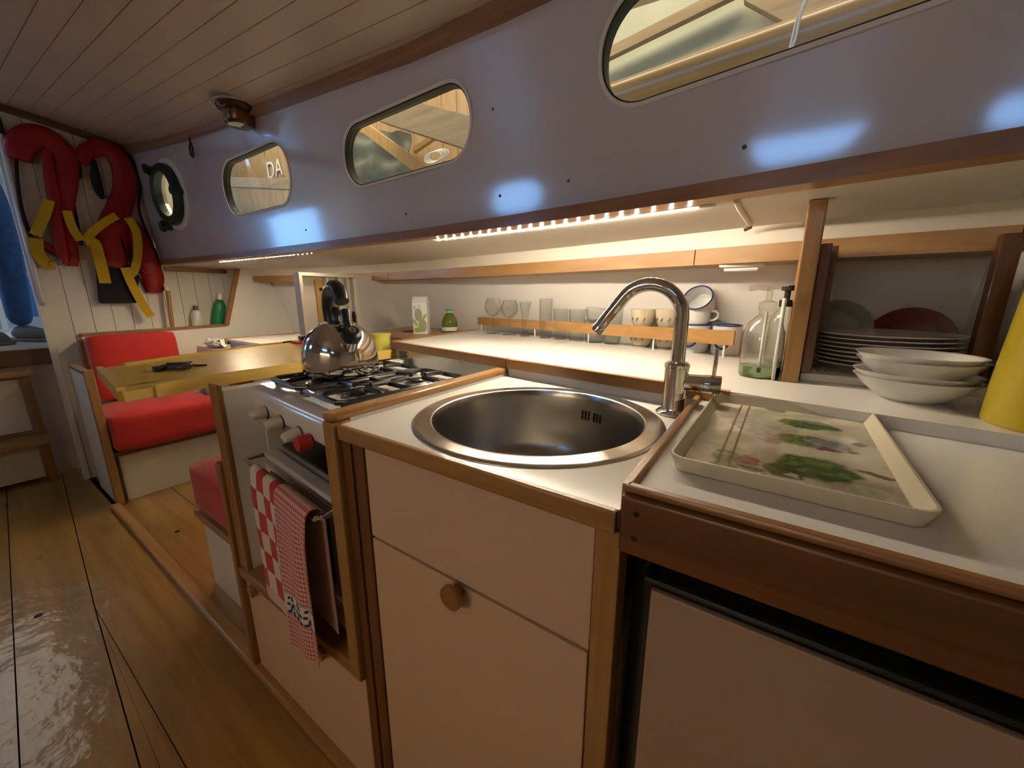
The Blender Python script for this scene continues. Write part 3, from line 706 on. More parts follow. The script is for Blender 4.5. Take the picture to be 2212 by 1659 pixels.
# ---- kettle
KP = Vector((-.925, .575, .9065))
t = thing('kettle', 'polished steel whistling kettle with black hooked handle on the stove', 'kettle', KP, math.radians(-16))
kb = [(0, 0), (.083, 0), (.090, .004), (.0925, .012), (.092, .035), (.090, .058), (.084, .082), (.072, .102), (.055, .116), (.046, .121), (.046, .119), (.0, .119)]
B().lathe(kb, (0, 0, 0), 64).obj('body', 'polished', t, smooth=50)
B().lathe([(0, .122), (.046, .121), (.044, .126), (.03, .131), (.012, .134), (0, .1345)], (0, 0, 0), 40).obj('lid', 'polished', t)
B().lathe([(0, .134), (.010, .134), (.008, .144), (.013, .152), (.014, .160), (.010, .167), (0, .169)], (0, 0, 0), 20).obj('lid_knob', 'black_plastic', t)
# spout (local +x) and whistle
B().tube([(.072, 0, .075), (.088, 0, .090), (.100, 0, .104)], [.022, .019, .0165], 18).obj('spout', 'polished', t)
wh = B().tube([(.094, 0, .094), (.100, 0, .103), (.107, 0, .112), (.110, 0, .116)], [.021, .024, .0225, .016], 20).tube([(.088, 0, .112), (.078, 0, .135), (.072, 0, .158), (.071, 0, .164)], [.013, .0105, .011, .007], 14).obj('whistle', 'black_plastic', t)
B().tube([(.1085, 0, .1145), (.1115, 0, .118)], .0085, 16).obj('whistle_cap', 'chrome', wh)
B().tube([(.1112, 0, .1178), (.112, 0, .1188)], .003, 10).obj('whistle_hole', 'dark', wh)
hp = [(-.060, 0, .112), (-.066, 0, .132), (-.066, 0, .165), (-.058, 0, .190), (-.040, 0, .206), (-.012, 0, .213), (.016, 0, .212), (.034, 0, .205), (.046, 0, .194), (.054, 0, .180)]
B().tube(hp, [.014, .015, .016, .0165, .017, .0175, .018, .018, .018, .0165], 14, flat=1.15).obj('handle', 'black_plastic', t)
# ---- tea towels over the bar (stove frame)
def tile_mat(name, kind):
    m, nt, b_ = nodes_of(name); L = nt.links; b_.inputs['Roughness'].default_value = .9; b_.inputs['Sheen Weight'].default_value = .2
    uv = N(nt, 'ShaderNodeUVMap'); sp = N(nt, 'ShaderNodeSeparateXYZ'); L.new(uv.outputs[0], sp.inputs[0])
    def M2(op, a, c):
        n_ = N(nt, 'ShaderNodeMath', operation=op)
        for i, q in enumerate((a, c)):
            if q is None: continue
            if isinstance(q, (int, float)): n_.inputs[i].default_value = q
            else: L.new(q, n_.inputs[i])
        return n_.outputs[0]
    def stripe(o, period): return M2('GREATER_THAN', M2('FRACT', M2('DIVIDE', o, period), None), .5)
    def mix(f, a, c):
        n_ = N(nt, 'ShaderNodeMix', data_type='RGBA')
        if isinstance(f, (int, float)): n_.inputs['Factor'].default_value = f
        else: L.new(f, n_.inputs['Factor'])
        for i, q in ((6, a), (7, c)):
            if isinstance(q, tuple): n_.inputs[i].default_value = (*q, 1)
            else: L.new(q, n_.inputs[i])
        return n_.outputs[2]
    U_, V_ = sp.outputs[0], sp.outputs[1]
    if kind == 'check':
        sx, sy = stripe(U_, .085), stripe(V_, .105)
        x_ = M2('ABSOLUTE', M2('SUBTRACT', sx, sy), None)
        c = mix(x_, (.72, .66, .60), (.50, .028, .028))
        c = mix(M2('GREATER_THAN', V_, .315), c, (.66, .50, .46))
    else:
        sx, sy = stripe(U_, .0095), stripe(V_, .0125)
        c = mix(M2('MULTIPLY', M2('ADD', sx, sy), .5), (.74, .55, .50), (.46, .04, .045))
        band = M2('MULTIPLY', M2('GREATER_THAN', V_, .262), M2('LESS_THAN', V_, .318))
        c = mix(band, c, (.74, .68, .62))
        for lo in (.264, .3135):
            ln = M2('MULTIPLY', M2('GREATER_THAN', V_, lo), M2('LESS_THAN', V_, lo+.0018)); c = mix(ln, c, (.10, .07, .10))
    L.new(c, b_.inputs['Base Color'])
    return m
tile_mat('towel_check', 'check'); tile_mat('towel_gingham', 'gingham')
def towel(name, label, mt, x0, x1, drop, back, flare, phase, off, skew=0.0, hem=0.0):
    rad = .010+off; total = drop+back+PI*rad
    def fn(u, w):
        s_ = w*total; x = x0+(x1-x0)*u
        if s_ < back: yy, zz = rad, -(back-s_)
        elif s_ < back+PI*rad: a = (s_-back)/rad; yy, zz = rad*math.cos(a), rad*math.sin(a)
        else:
            yy, zz = -rad, -(s_-back-PI*rad)
        if s_ >= back+PI*rad: zz *= 1-hem*u
        k = max(0, -zz)
        wave = math.sin(u*5.2+phase)*.006*min(1, k/.12)+math.sin(u*11+phase*2)*.0025*min(1, k/.06)
        cx = (x0+x1)/2; x = cx+(x-cx)*(1-.04*min(1, k/.2)+flare*k)+skew*k
        if s_ >= back: return (x, -.046+yy-abs(wave)*.8-.003*min(1, k/.05), .335+zz)
        return (x, -.046+min(yy+.002, .020), .335+zz)
    nu, nv = 28, 60
    bb = B(); bb.shell(fn, nu, nv, .0016); o = bb.obj(name, mt, stove, smooth=60); o.parent = None
    o.matrix_world = PM['stove']
    me = o.data; ul = me.uv_layers.new(name='UVMap'); k = (nu+1)*(nv+1)
    for lp in me.loops:
        q = lp.vertex_index % k; i, j = divmod(q, nv+1)
        ul.data[lp.index].uv = (i/nu*(x1-x0), max(0.0, j/nv*total-back-PI*rad/2) if j/nv*total > back else .05)
    tag(o, label, 'towel'); return o, fn, total, back, rad
stove = bpy.data.objects['stove']
towel('tea_towel', 'red and white large-check terry towel on the oven bar', 'towel_check', .095, .290, .335, .20, .05, .3, .001)
o, fn, total, back, rad = towel('tea_towel', 'fine red gingham tea towel with blue leaf border on the oven bar', 'towel_gingham', .268, .420, .385, .28, .42, 1.9, .007, skew=-.02, hem=.16)
# printed blue sprigs on the border band, following the cloth
for u0, ang in ((.2, .5), (.52, -.4), (.82, .45)):
    g = B()
    for k, (du_, dv_, rot, ln) in enumerate(((0, 0, .0, .02), (-.045, .010, .9, .013), (.045, .010, -.9, .013), (-.05, -.006, .8, .013), (.05, -.006, -.8, .013), (-.03, -.02, .6, .011), (.03, -.02, -.6, .011))):
        pts = []
        for q in range(10):
            a = 2*PI*q/10; lx, ly = .0042*math.cos(a), ln*.72*math.sin(a); r_ = rot+ang
            lx, ly = lx*math.cos(r_)-ly*math.sin(r_), lx*math.sin(r_)+ly*math.cos(r_)
            u = u0+du_*1.7+lx/.149; w = (back+PI*rad+.290-.016+dv_*1.3+ly)/total
            P = Vector(fn(min(1, max(0, u)), w)); pts.append(P+Vector((0, -.0014, 0)))
        g.add(pts, [tuple(range(10))])
    p = g.obj('leaf_print', 'navy_print', o, smooth=0)

# ================================================================== LED STRIPS
def led_strip(name, label, pts_px, n, far):
    P0 = at_z(*pts_px[0], deck_z(-1)); xs0 = []
    ends = []
    for px, py in pts_px:
        z = 1.28
        for _ in range(20): P = at_z(px, py, z); z = deck_z(P.x)-.004
        ends.append(P)
    t = thing(name, label, 'light strip', ends[0])
    g = B(); v = []; xs = [ends[0].x+(ends[1].x-ends[0].x)*i/20 for i in range(21)]
    def yy(x): return interp(CAB, x)+.034+.012
    tape = []
    for x in xs: tape.append(Vector((x, yy(x), deck_z(x)-.0012)))
    B().ribbon(tape, (0, 1, 0), .010, .0015).obj('tape', 'white_plastic', t, world=True)
    for i in range(n):
        x = ends[0].x+(ends[1].x-ends[0].x)*(i+.5)/n; c = Vector((x, yy(x), deck_z(x)-.0020))
        B().box(c-Vector((.0024, .0026, .0010 if far else .0014)), c+Vector((.0024, .0026, .0)), .0).obj('led', 'led_far' if far else 'led', t, world=True, smooth=0)
    B().box((ends[1].x-.0, yy(ends[1].x)-.005, deck_z(ends[1].x)-.005), (ends[1].x+.03, yy(ends[1].x)+.005, deck_z(ends[1].x)-.0005), .001).obj('connector', 'frosted', t, world=True)
led_strip('led_strip', 'long strip of warm bright diodes under the deck above sink', ((926, 519), (1500, 437)), 22, False)
led_strip('led_strip', 'far strip of warm diodes under the deck above the dinette', ((468, 566), (668, 546)), 26, True)
# conduit, under-shelf lamp, ceiling lamp, hook, porthole
pe0 = at_z(1586, 424, 1.275); pe1 = at_z(1622, 486, 1.268)
g = B().tube([(pe0.x, cab_y(pe0.x, 1.28)+.035, deck_z(pe0.x)-.003), (pe0.x, .95, deck_z(pe0.x)-.004), (pe1.x, pe1.y-.02, 1.266)], .005, 10).obj('cable_conduit', 'paint')
tag(g, 'thin cream conduit across the deck underside above the soap bottles', 'conduit')
B().tube([(pe1.x, pe1.y-.022, 1.266), (pe1.x, pe1.y-.004, 1.262), (pe1.x-.012, pe1.y+.002, 1.258)], .004, 8).obj('cable_end', 'cable', g)
Lp = at_y(1606, 550, 1.245)
t = thing('shelf_lamp', 'small white plastic lamp under the wooden beam shelf', 'lamp', (Lp.x, 1.232, 1.1885))
B().box((-.052, -.026, -.014), (.052, .022, -.001), .005).obj('base', 'white_plastic', t); B().box((-.04, -.018, -.024), (.04, .014, -.014), .004).obj('diffuser', 'frosted', t)
z = 1.86
for _ in range(20): P = at_z(512, 228, z); z = ceil_z(P.x, P.y)
t = thing('ceiling_lamp', 'small round brown dome lamp on the plank ceiling', 'lamp', (P.x, P.y, z-.001))
B().lathe([(0, 0), (.085, 0), (.085, -.004), (.0, -.004)], (0, 0, 0), 32).obj('mount', 'paint_ceiling', t)
B().lathe([(0, -.004), (.074, -.004), (.076, -.012), (.070, -.022), (.056, -.028), (.0, -.028)], (0, 0, 0), 32).obj('base_ring', 'amber_glass', t)
B().lathe([(.052, -.028), (.052, -.062), (.048, -.068), (0, -.068)], (0, 0, 0), 32).obj('shade', 'bronze', t)
B().lathe([(.05, -.068), (.044, -.076), (.0, -.080)], (0, 0, 0), 32).obj('cap', 'amber_glass', t)
Hk = on_cab(421, 312)
t = thing('hanging_shackle', 'small metal shackle hanging at the cornice near the porthole', 'shackle', (Hk.x, Hk.y-.012, Hk.z))
B().tube([(0, .006, .035), (0, -.004, .034), (0, -.008, .02), (0, -.006, .008)], .004, 8).obj('hook', 'dark_green_metal', t)
B().tube([(0, -.006, .008), (.018, -.008, -.02), (.02, -.008, -.05), (.006, -.008, -.066), (-.012, -.008, -.055), (-.014, -.008, -.02)], .005, 8, closed=True).obj('bow', 'dark_green_metal', t)
# porthole
dydx = (interp(CAB, PORT.x+.05)-interp(CAB, PORT.x-.05))/.1
nrm = Vector((dydx, -1, -LEAN)).normalized(); ex = Vector((1, dydx, 0)).normalized(); ez = ex.cross(-nrm); 
if ez.z < 0: ez = -ez
Mp = Matrix(((ex.x, ez.x, nrm.x, PORT.x), (ex.y, ez.y, nrm.y, PORT.y), (ex.z, ez.z, nrm.z, PORT.z), (0, 0, 0, 1))) @ Matrix.Scale(1.36, 4)
t = thing('porthole', 'round dark green porthole with hinge lugs on cabin side', 'porthole', PORT)
B().lathe([(.098, .0), (.142, .0), (.142, .004), (.138, .007), (.098, .007)], (0, 0, 0), 40, M=Mp).obj('flange', 'paint', t, world=True)
B().lathe([(.085, .004), (.085, .030), (.096, .036), (.112, .034), (.120, .024), (.120, .007), (.1, .004)], (0, 0, 0), 40, M=Mp).obj('ring', 'dark_green_metal', t, world=True)
B().lathe([(0, .018), (.086, .018), (.086, .022), (0, .022)], (0, 0, 0), 40, M=Mp).obj('glass', 'pane', t, world=True)
for sx_, sz_ in ((-.085, .105), (-.075, -.118), (.118, .0)):
    g = B().tube([(sx_, sz_, .006), (sx_, sz_, .045)], .016, 12); g.tube([(sx_*.85, sz_*.85, .03), (sx_*1.15, sz_*1.15, .035)], .012, 10)
    g.v = [tuple(Mp @ Vector(v)) for v in g.v]; g.obj('lug', 'dark_green_metal', t, world=True)
for px, py in ((1080, 423), (1228, 391), (877, 462), (661, 497), (1608, 318), (1065, 236)):
    P = on_cab(px, py); B().lathe([(0, .0006), (.0035, .0006), (.004, 0)], (0, 0, 0), 10, M=Matrix.Translation((P.x, P.y-.0008, P.z)) @ Matrix.Rotation(PI/2, 4, 'X')).obj('plugged_screw', 'grey_print', wall_cab)

# ================================================================== BACK SHELF THINGS
def on_back(px, off, py=735):
    y = 1.45
    for _ in range(25): P = at_y(px, py, y); y = hull_y(P.x, .95)-off
    return Vector((P.x, y, ZB))
def zpx(P, px, py):
    d = ray(px, py); k = math.hypot(P.x, P.y)/math.hypot(d.x, d.y); return CAM.z+d.z*k
def rpx(P, px, w): 
    d1 = ray(px-w/2, 735); d2 = ray(px+w/2, 735); r = math.hypot(P.x, P.y)
    a = math.acos(max(-1, min(1, (d1.x*d2.x+d1.y*d2.y)/(math.hypot(d1.x, d1.y)*math.hypot(d2.x, d2.y))))); return r*math.sin(a/2)
# fiddle rail
RL, RR = Vector((-1.245, 1.545, 0)), Vector((-.085, 1.235, 0))
rz = Vector((0, 0, 0))
t = thing('fiddle_rail', 'honey wooden fiddle rail on short pegs before the glasses', 'rail', (-.65, 1.4, ZB))
dv = (RR-RL).normalized(); nn = Vector((-dv.y, dv.x, 0))
zl = (at_y(1029, 700, RL.y).z, at_y(1029, 685, RL.y).z); zr = (at_y(1592, 747, RR.y).z, at_y(1592, 715, RR.y).z)
zl = (max(zl[0], ZB+.01), max(zl[1], ZB+.04)); zr = (max(zr[0], ZB+.01), zr[1])
p = []
for a, c in ((0, 0), (1, 0), (1, 1), (0, 1)):
    q = (RR if a else RL)+nn*(.006 if c else -.006); p.append((q.x, q.y, (zr if a else zl)[0]))
for a, c in ((0, 0), (1, 0), (1, 1), (0, 1)):
    q = (RR if a else RL)+nn*(.006 if c else -.006); p.append((q.x, q.y, (zr if a else zl)[1]))
B().hexa(p).obj('rail', 'honey_x', t, world=True, smooth=0)
for k in (.02, .34, .58, .80, .98):
    q = RL+(RR-RL)*k; B().tube([(q.x, q.y, ZB), (q.x, q.y, zl[0]+(zr[0]-zl[0])*k+.004)], .0028, 8).obj('peg', 'frosted', t, world=True)
def shell_prof(outer, th):   # outer profile bottom->top, returns closed wall profile
    inner = [(max(r-th, 0), z) for r, z in outer if z > outer[0][1]+th*1.5][::-1]
    return [(0, outer[0][1])]+outer+inner+[(0, outer[0][1]+th*1.6)]
GL = 'glasses lined up behind the fiddle rail'
def wineglass(px, w, ptop, label):
    P = on_back(px, .075); r = rpx(P, px, w); h = zpx(P, px, ptop)-ZB; hb = h-2.0*r
    t = thing('wine_glass', label, 'glass', P, group=GL)
    B().lathe([(0, 0), (r*.85, 0), (r*.85, .0015), (.006, .005), (.0042, .012), (.0042, hb*.85), (.007, hb)], (0, 0, 0), 24).obj('stem', 'glassware', t)
    o = [(.004, hb-.001), (r*.5, hb+r*.12), (r*.85, hb+r*.5), (r, hb+r*.95), (r*.93, hb+r*1.45), (r*.72, h)]
    B().lathe(shell_prof(o, .0014), (0, 0, 0), 28).obj('bowl', 'glassware', t)
wineglass(1066, 37, 644, 'leftmost round wine glass behind the rail'); wineglass(1101, 37, 648, 'second round wine glass from the left behind the rail')
def tumbler(px, w, ptop, label, flare=.88, tilt=None, name='tumbler', mt='glassware', pb=None, off=.075, z0=0.0):
    P = on_back(px, off); r = rpx(P, px, w); h = zpx(P, px, ptop)-ZB-z0
    o = B().lathe(shell_prof([(r*flare*.92, 0), (r*flare, .004), (r*(flare+(1-flare)*.5), h*.5), (r, h)], .0018), (0, 0, 0), 28).obj(name, mt)
    place(o, (P.x, P.y, ZB+z0), tilt or (0, 0, 0)); return tag(o, label, 'glass', GL), P, r, h
P = on_back(1134, .075); r = rpx(P, 1134, 26); h = zpx(P, 1134, 652)-ZB
t = thing('footed_glass', 'small footed glass with flared rim beside the wine glasses', 'glass', P, group=GL)
B().lathe(shell_prof([(r*.8, 0), (r*.75, .004), (r*.35, h*.15), (r*.5, h*.4), (r*.62, h*.7), (r, h)], .0016), (0, 0, 0), 24).obj('bowl', 'glassware', t)
tumbler(1178, 28, 645, 'tall straight tumbler in the middle of the glass row', .95)
tumbler(1210, 32, 667, 'short plain tumbler right of the tall straight one', .9)
tumbler(1245, 36, 668, 'wider plain tumbler next to the large tilted glass', .9)
o, P, r, h = tumbler(1284, 46, 690, 'base tumbler that carries the large tilted glass', .9)
o2 = B().lathe(shell_prof([(r*.6, 0), (r*.8, .01), (r*1.02, .03), (r*1.12, .052)], .002), (0, 0, 0), 28).obj('tumbler', 'glassware')
place(o2, (P.x, P.y, ZB+h-.014), (.12, .20, 0)); tag(o2, 'large wide glass tilted in another behind the rail', 'glass', GL)
tumbler(1322, 42, 667, 'glass tumbler left of the beige cups, behind the tap spout', .85)
# beige cups, two stacked pairs
CUPS = 'beige cups stacked in pairs'
for px, py_, lab in ((1386, 667, 'left'), (1438, 667, 'right')):
    P = on_back(px, .085); r = rpx(P, px, 56); h = zpx(P, px, py_)-ZB
    for k in range(2):
        z0 = 0 if k == 0 else h*.5
        t = thing('cup', '%s beige cup of the %s pair, behind the tap' % (('lower', 'upper')[k], lab), 'cup', (P.x, P.y, ZB+z0), group=CUPS)
        hh = h*.5-.001
        B().lathe(shell_prof([(r*.55, 0), (r*.62, .003), (r*.85, hh*.35), (r*.97, hh*.7), (r, hh)], .0035), (0, 0, 0), 32).obj('bowl', 'beige_ceramic', t)
        B().lathe([(r*.63, .0045), (r*.655, .0045), (r*.70, .0085), (r*.67, .0085)], (0, 0, 0), 32).obj('band', 'grey_print', t)
        g = B()
        for a in (-1.9, -1.3, -2.4): g.tube([(r*.955*math.cos(a+q*.04), r*.955*math.sin(a+q*.04), hh*(.4+.05*(q % 2)+.04*q)) for q in range(4)], .0016, 6)
        g.obj('print', 'grey_print', t)
def enamel_mug(P, r, h, label, rot=(0, 0, 0), ring=True, hang=.6, rim='blue_enamel'):
    t = thing('enamel_mug', label, 'mug', P, group='white enamel mugs'); t.rotation_euler = rot
    B().lathe(shell_prof([(r*.93, 0), (r*.98, .003), (r, .01), (r, h)], .0015), (0, 0, 0), 36).obj('body', 'enamelware', t)
    B().tube([(r*math.cos(a*PI/18), r*math.sin(a*PI/18), h) for a in range(36)], .0024, 6, closed=True).obj('rim', rim, t)
    ca, sa = math.cos(hang), math.sin(hang)
    B().tube([((r-.001+dx)*ca, (r-.001+dx)*sa, z*h) for dx, z in ((0, .82), (.014, .84), (.022, .7), (.022, .45), (.012, .27), (0, .25))], .0036, 8).obj('handle', 'enamelware', t)
    if ring:
        g = B(); a0 = -1.75
        pts = [((r+.0006)*math.cos(a0+.5*math.cos(q)), (r+.0006)*math.sin(a0+.5*math.cos(q)), h*(.52+.30*math.sin(q))) for q in [2*PI*k/28 for k in range(28)]]
        g.tube(pts, .0034, 6, closed=True)
        g.obj('emblem', 'blue_enamel', t)
    return t
P = on_back(1497, .085, 750); r = rpx(P, 1497, 66); h = zpx(P, 1497, 700)-ZB
enamel_mug(P, r, h, 'left standing white enamel mug with blue rim and ring', hang=2.2)
P1 = Vector((P.x, P.y, ZB+h))
P2 = on_back(1566, .085, 750); r2 = rpx(P2, 1566, 64); h2 = zpx(P2, 1566, 702)-ZB
enamel_mug(P2, r2, h2, 'right standing white enamel mug with blue ring, next to soap', hang=1.2)
enamel_mug((P1.x, P1.y, P1.z+.001), r*.92, h*.55, 'plain white enamel mug stacked on the left standing mug', ring=False, hang=-.1, rim='enamelware')
enamel_mug((P1.x+.01, P1.y+.02, P1.z+h*.60), r*.95, h*.62, 'tilted enamel mug on top, showing its blue-rimmed mouth', rot=(.95, -.25, 0), ring=False, hang=2.6)
# soap bottles
P = at_z(1637, 812, ZB); S1 = Vector((P.x, P.y, ZB)); r = rpx(S1, 1637, 92)
h = zpx(S1, 1637, 680)-ZB
t = thing('soap_bottle', 'large clear soap pump bottle with some green liquid', 'bottle', S1, group='soap bottles by the post')
o = [(r*.94, 0), (r, .006), (r, h*.55), (r*.96, h*.72), (r*.80, h*.88), (r*.45, h*.985), (r*.36, h), (r*.36, h*1.08)]
B().lathe([(0, 0)]+o, (0, 0, 0), 36).obj('bottle', 'bottle_clear', t)
B().lathe([(0, .002), (r*.93, .002), (r*.96, .006), (r*.96, .024), (0, .024)], (0, 0, 0), 36).obj('liquid', 'soap', t)
B().lathe([(0, h*1.08), (r*.42, h*1.08), (r*.42, h*1.2), (r*.2, h*1.22), (r*.14, h*1.24), (r*.14, h*1.42), (0, h*1.42)], (0, 0, 0), 20).tube([(0, 0, h*1.41), (-.02, -.015, h*1.43), (-.035, -.027, h*1.41)], .005, 8).obj('pump', 'bottle_clear', t)
B().tube([(0, 0, h*1.05), (0, 0, .01)], .003, 8).obj('dip_tube', 'frosted', t)
P = at_z(1672, 800, ZB); S2 = Vector((P.x+.004, P.y+.03, ZB)); r = rpx(S2, 1672, 62); h = zpx(S2, 1672, 662)-ZB
t = thing('soap_bottle', 'slimmer soap bottle with black pump, beside the post', 'bottle', S2, group='soap bottles by the post')
o = [(r*.92, 0), (r, .005), (r, h*.72), (r*.9, h*.84), (r*.55, h*.96), (r*.42, h)]
B().lathe([(0, 0)]+o, (0, 0, 0), 32).obj('bottle', 'bottle_clear', t)
B().lathe([(0, .002), (r*.9, .002), (r*.95, .005), (r*.95, .02), (0, .02)], (0, 0, 0), 32).obj('liquid', 'soap', t)
B().lathe([(r*1.005, h*.12), (r*1.012, h*.12), (r*1.012, h*.62), (r*1.005, h*.62)], (0, 0, 0), 32, ang=2*PI).obj('label_film', 'pane', t)
pu = B().lathe([(0, h), (r*.5, h), (r*.5, h*1.10), (r*.22, h*1.11), (r*.22, h*1.24), (r*.46, h*1.25), (r*.46, h*1.31), (0, h*1.31)], (0, 0, 0), 20)
pu.tube([(0, 0, h*1.285), (.02, .0, h*1.305), (.036, -.0, h*1.30), (.046, -.0, h*1.275)], [.006, .005, .0042, .0034], 8).obj('pump', 'black_plastic', t)
# white board beside the post
g = B().box((.010, .955, ZB), (.0165, 1.10, ZB+.168), .003).obj('cutting_board', 'white_plastic'); tag(g, 'thin white board standing between soap and wooden post', 'board')

# ================================================================== PLATE RACK
t = thing('plate_rack', 'wooden plate rack with uprights between deck and worktop', 'rack', (.18, 1.05, ZB))
B().box((.027, .955, ZB), (.056, .985, deck_z(.04, .97)), .003).obj('post', 'honey_z', t, world=True)
B().box((.030, .986, ZB), (.044, 1.30, 1.205), .001).obj('side_panel', 'brown_z', t, world=True)
B().box((.058, .992, ZB+.016), (.076, 1.02, 1.20), .002).obj('upright', 'dark_z', t, world=True)
B().box((.075, 1.10, ZB+.016), (.095, 1.12, 1.205), .002).obj('upright', 'dark_z', t, world=True)
B().box((.308, 1.05, ZB+.016), (.334, 1.075, 1.205), .002).obj('upright', 'dark_z', t, world=True)
B().box((.338, .985, ZB), (.359, 1.010, 1.14), .002).obj('upright', 'dark_z', t, world=True)
B().box((.060, .995, ZB), (.335, 1.30, ZB+.016), .002).obj('shelf', 'paint', t, world=True)
struct(B().box((.36, .88, ZB), (.378, 1.34, 1.277)).obj('wall_galley_end', 'paint_wall', smooth=0), 'white end panel right of the plate rack', 'wall')
struct(B().box((.378, .862, 0), (XA, .88, 1.276)).obj('wall_aft_locker', 'paint_wall', smooth=0), 'white locker front aft of the galley counter', 'wall')
PZ = ZB+.016
def plate_mesh(r, h):
    return [(0, 0), (r*.58, 0), (r*.60, .002), (r*.68, .004), (r*.93, h*.85), (r, h), (r*.995, h+.0022), (r*.92, h-.0002+.001), (r*.68, .0078), (r*.58, .0052), (0, .0048)]
src = None
for k in range(8):
    z = PZ+k*.0088; lab = 'white dinner plate of the stack in the rack, number %s from the top' % ('eight seven six five four three two one'.split()[k])
    lab = {7: 'topmost white dinner plate of the stack in the rack', 0: 'lowest white dinner plate of the stack in the rack'}.get(k, '%s white dinner plate from the top of the rack stack' % ('', 'seventh', 'sixth', 'fifth', 'fourth', 'third', 'second')[k] if 0 < k < 7 else lab)
    if src is None: o = src = B().lathe(plate_mesh(.122, .017), (0, 0, 0), 56).obj('dinner_plate', 'porcelain', smooth=50)
    else: o = src.copy(); COL.objects.link(o)
    place(o, (.203+random.uniform(-.002, .002), 1.135+random.uniform(-.002, .002), z)); tag(o, lab, 'plate', 'dinner plates stacked in the rack')
def bowl_prof(r, h): return shell_prof([(r*.42, 0), (r*.45, .002), (r*.62, h*.22), (r*.84, h*.62), (r*.96, h*.93), (r*1.0, h)], .0028)
src = None
for k, dz in enumerate((0, .0085, .030, .0385)):
    if src is None: o = src = B().lathe(bowl_prof(.079, .040), (0, 0, 0), 56).obj('soup_bowl', 'porcelain', smooth=50)
    else: o = src.copy(); COL.objects.link(o)
    place(o, (.206+(.002, 0, -.003, .001)[k]*(1 if k < 2 else -1), .905, ZB+dz), (0, (0, .012, -.01, .012)[k], 0))
    tag(o, ('lowest', 'third', 'second', 'topmost')[k]+(' white bowl of the stack before the plates' if k in (0, 3) else ' white bowl from the top of the stack before the plates'), 'bowl', 'white bowls stacked before the plates')
def disc_plate(r, nm, mt, loc, rot, label):
    o = B().lathe(plate_mesh(r, .012), (0, 0, 0), 40).obj(nm, mt, smooth=50); place(o, loc, rot); return tag(o, label, 'plate')
disc_plate(.072, 'small_plate', 'lime', (.133, 1.285, PZ+.074), (math.radians(80), 0, math.radians(-6)), 'pale lime plate standing upright behind the plate stack')
disc_plate(.080, 'small_plate', 'dark_red', (.268, 1.275, PZ+.050), (math.radians(80), 0, math.radians(-6)), 'dark red plate standing upright behind the plate stack')
t = thing('yellow_canister', 'tall yellow plastic canister at the right edge beside bowls', 'canister', (.330, .800, ZB))
B().lathe([(0, 0), (.066, 0), (.070, .004), (.069, .05), (.062, .18), (.058, .235), (.05, .245), (0, .246)], (0, 0, 0), 40).obj('body', 'yellow_plastic', t)
B().lathe([(.0, .246), (.052, .246), (.055, .25), (.055, .262), (.05, .266), (0, .266)], (0, 0, 0), 40).obj('lid', 'yellow_plastic', t)
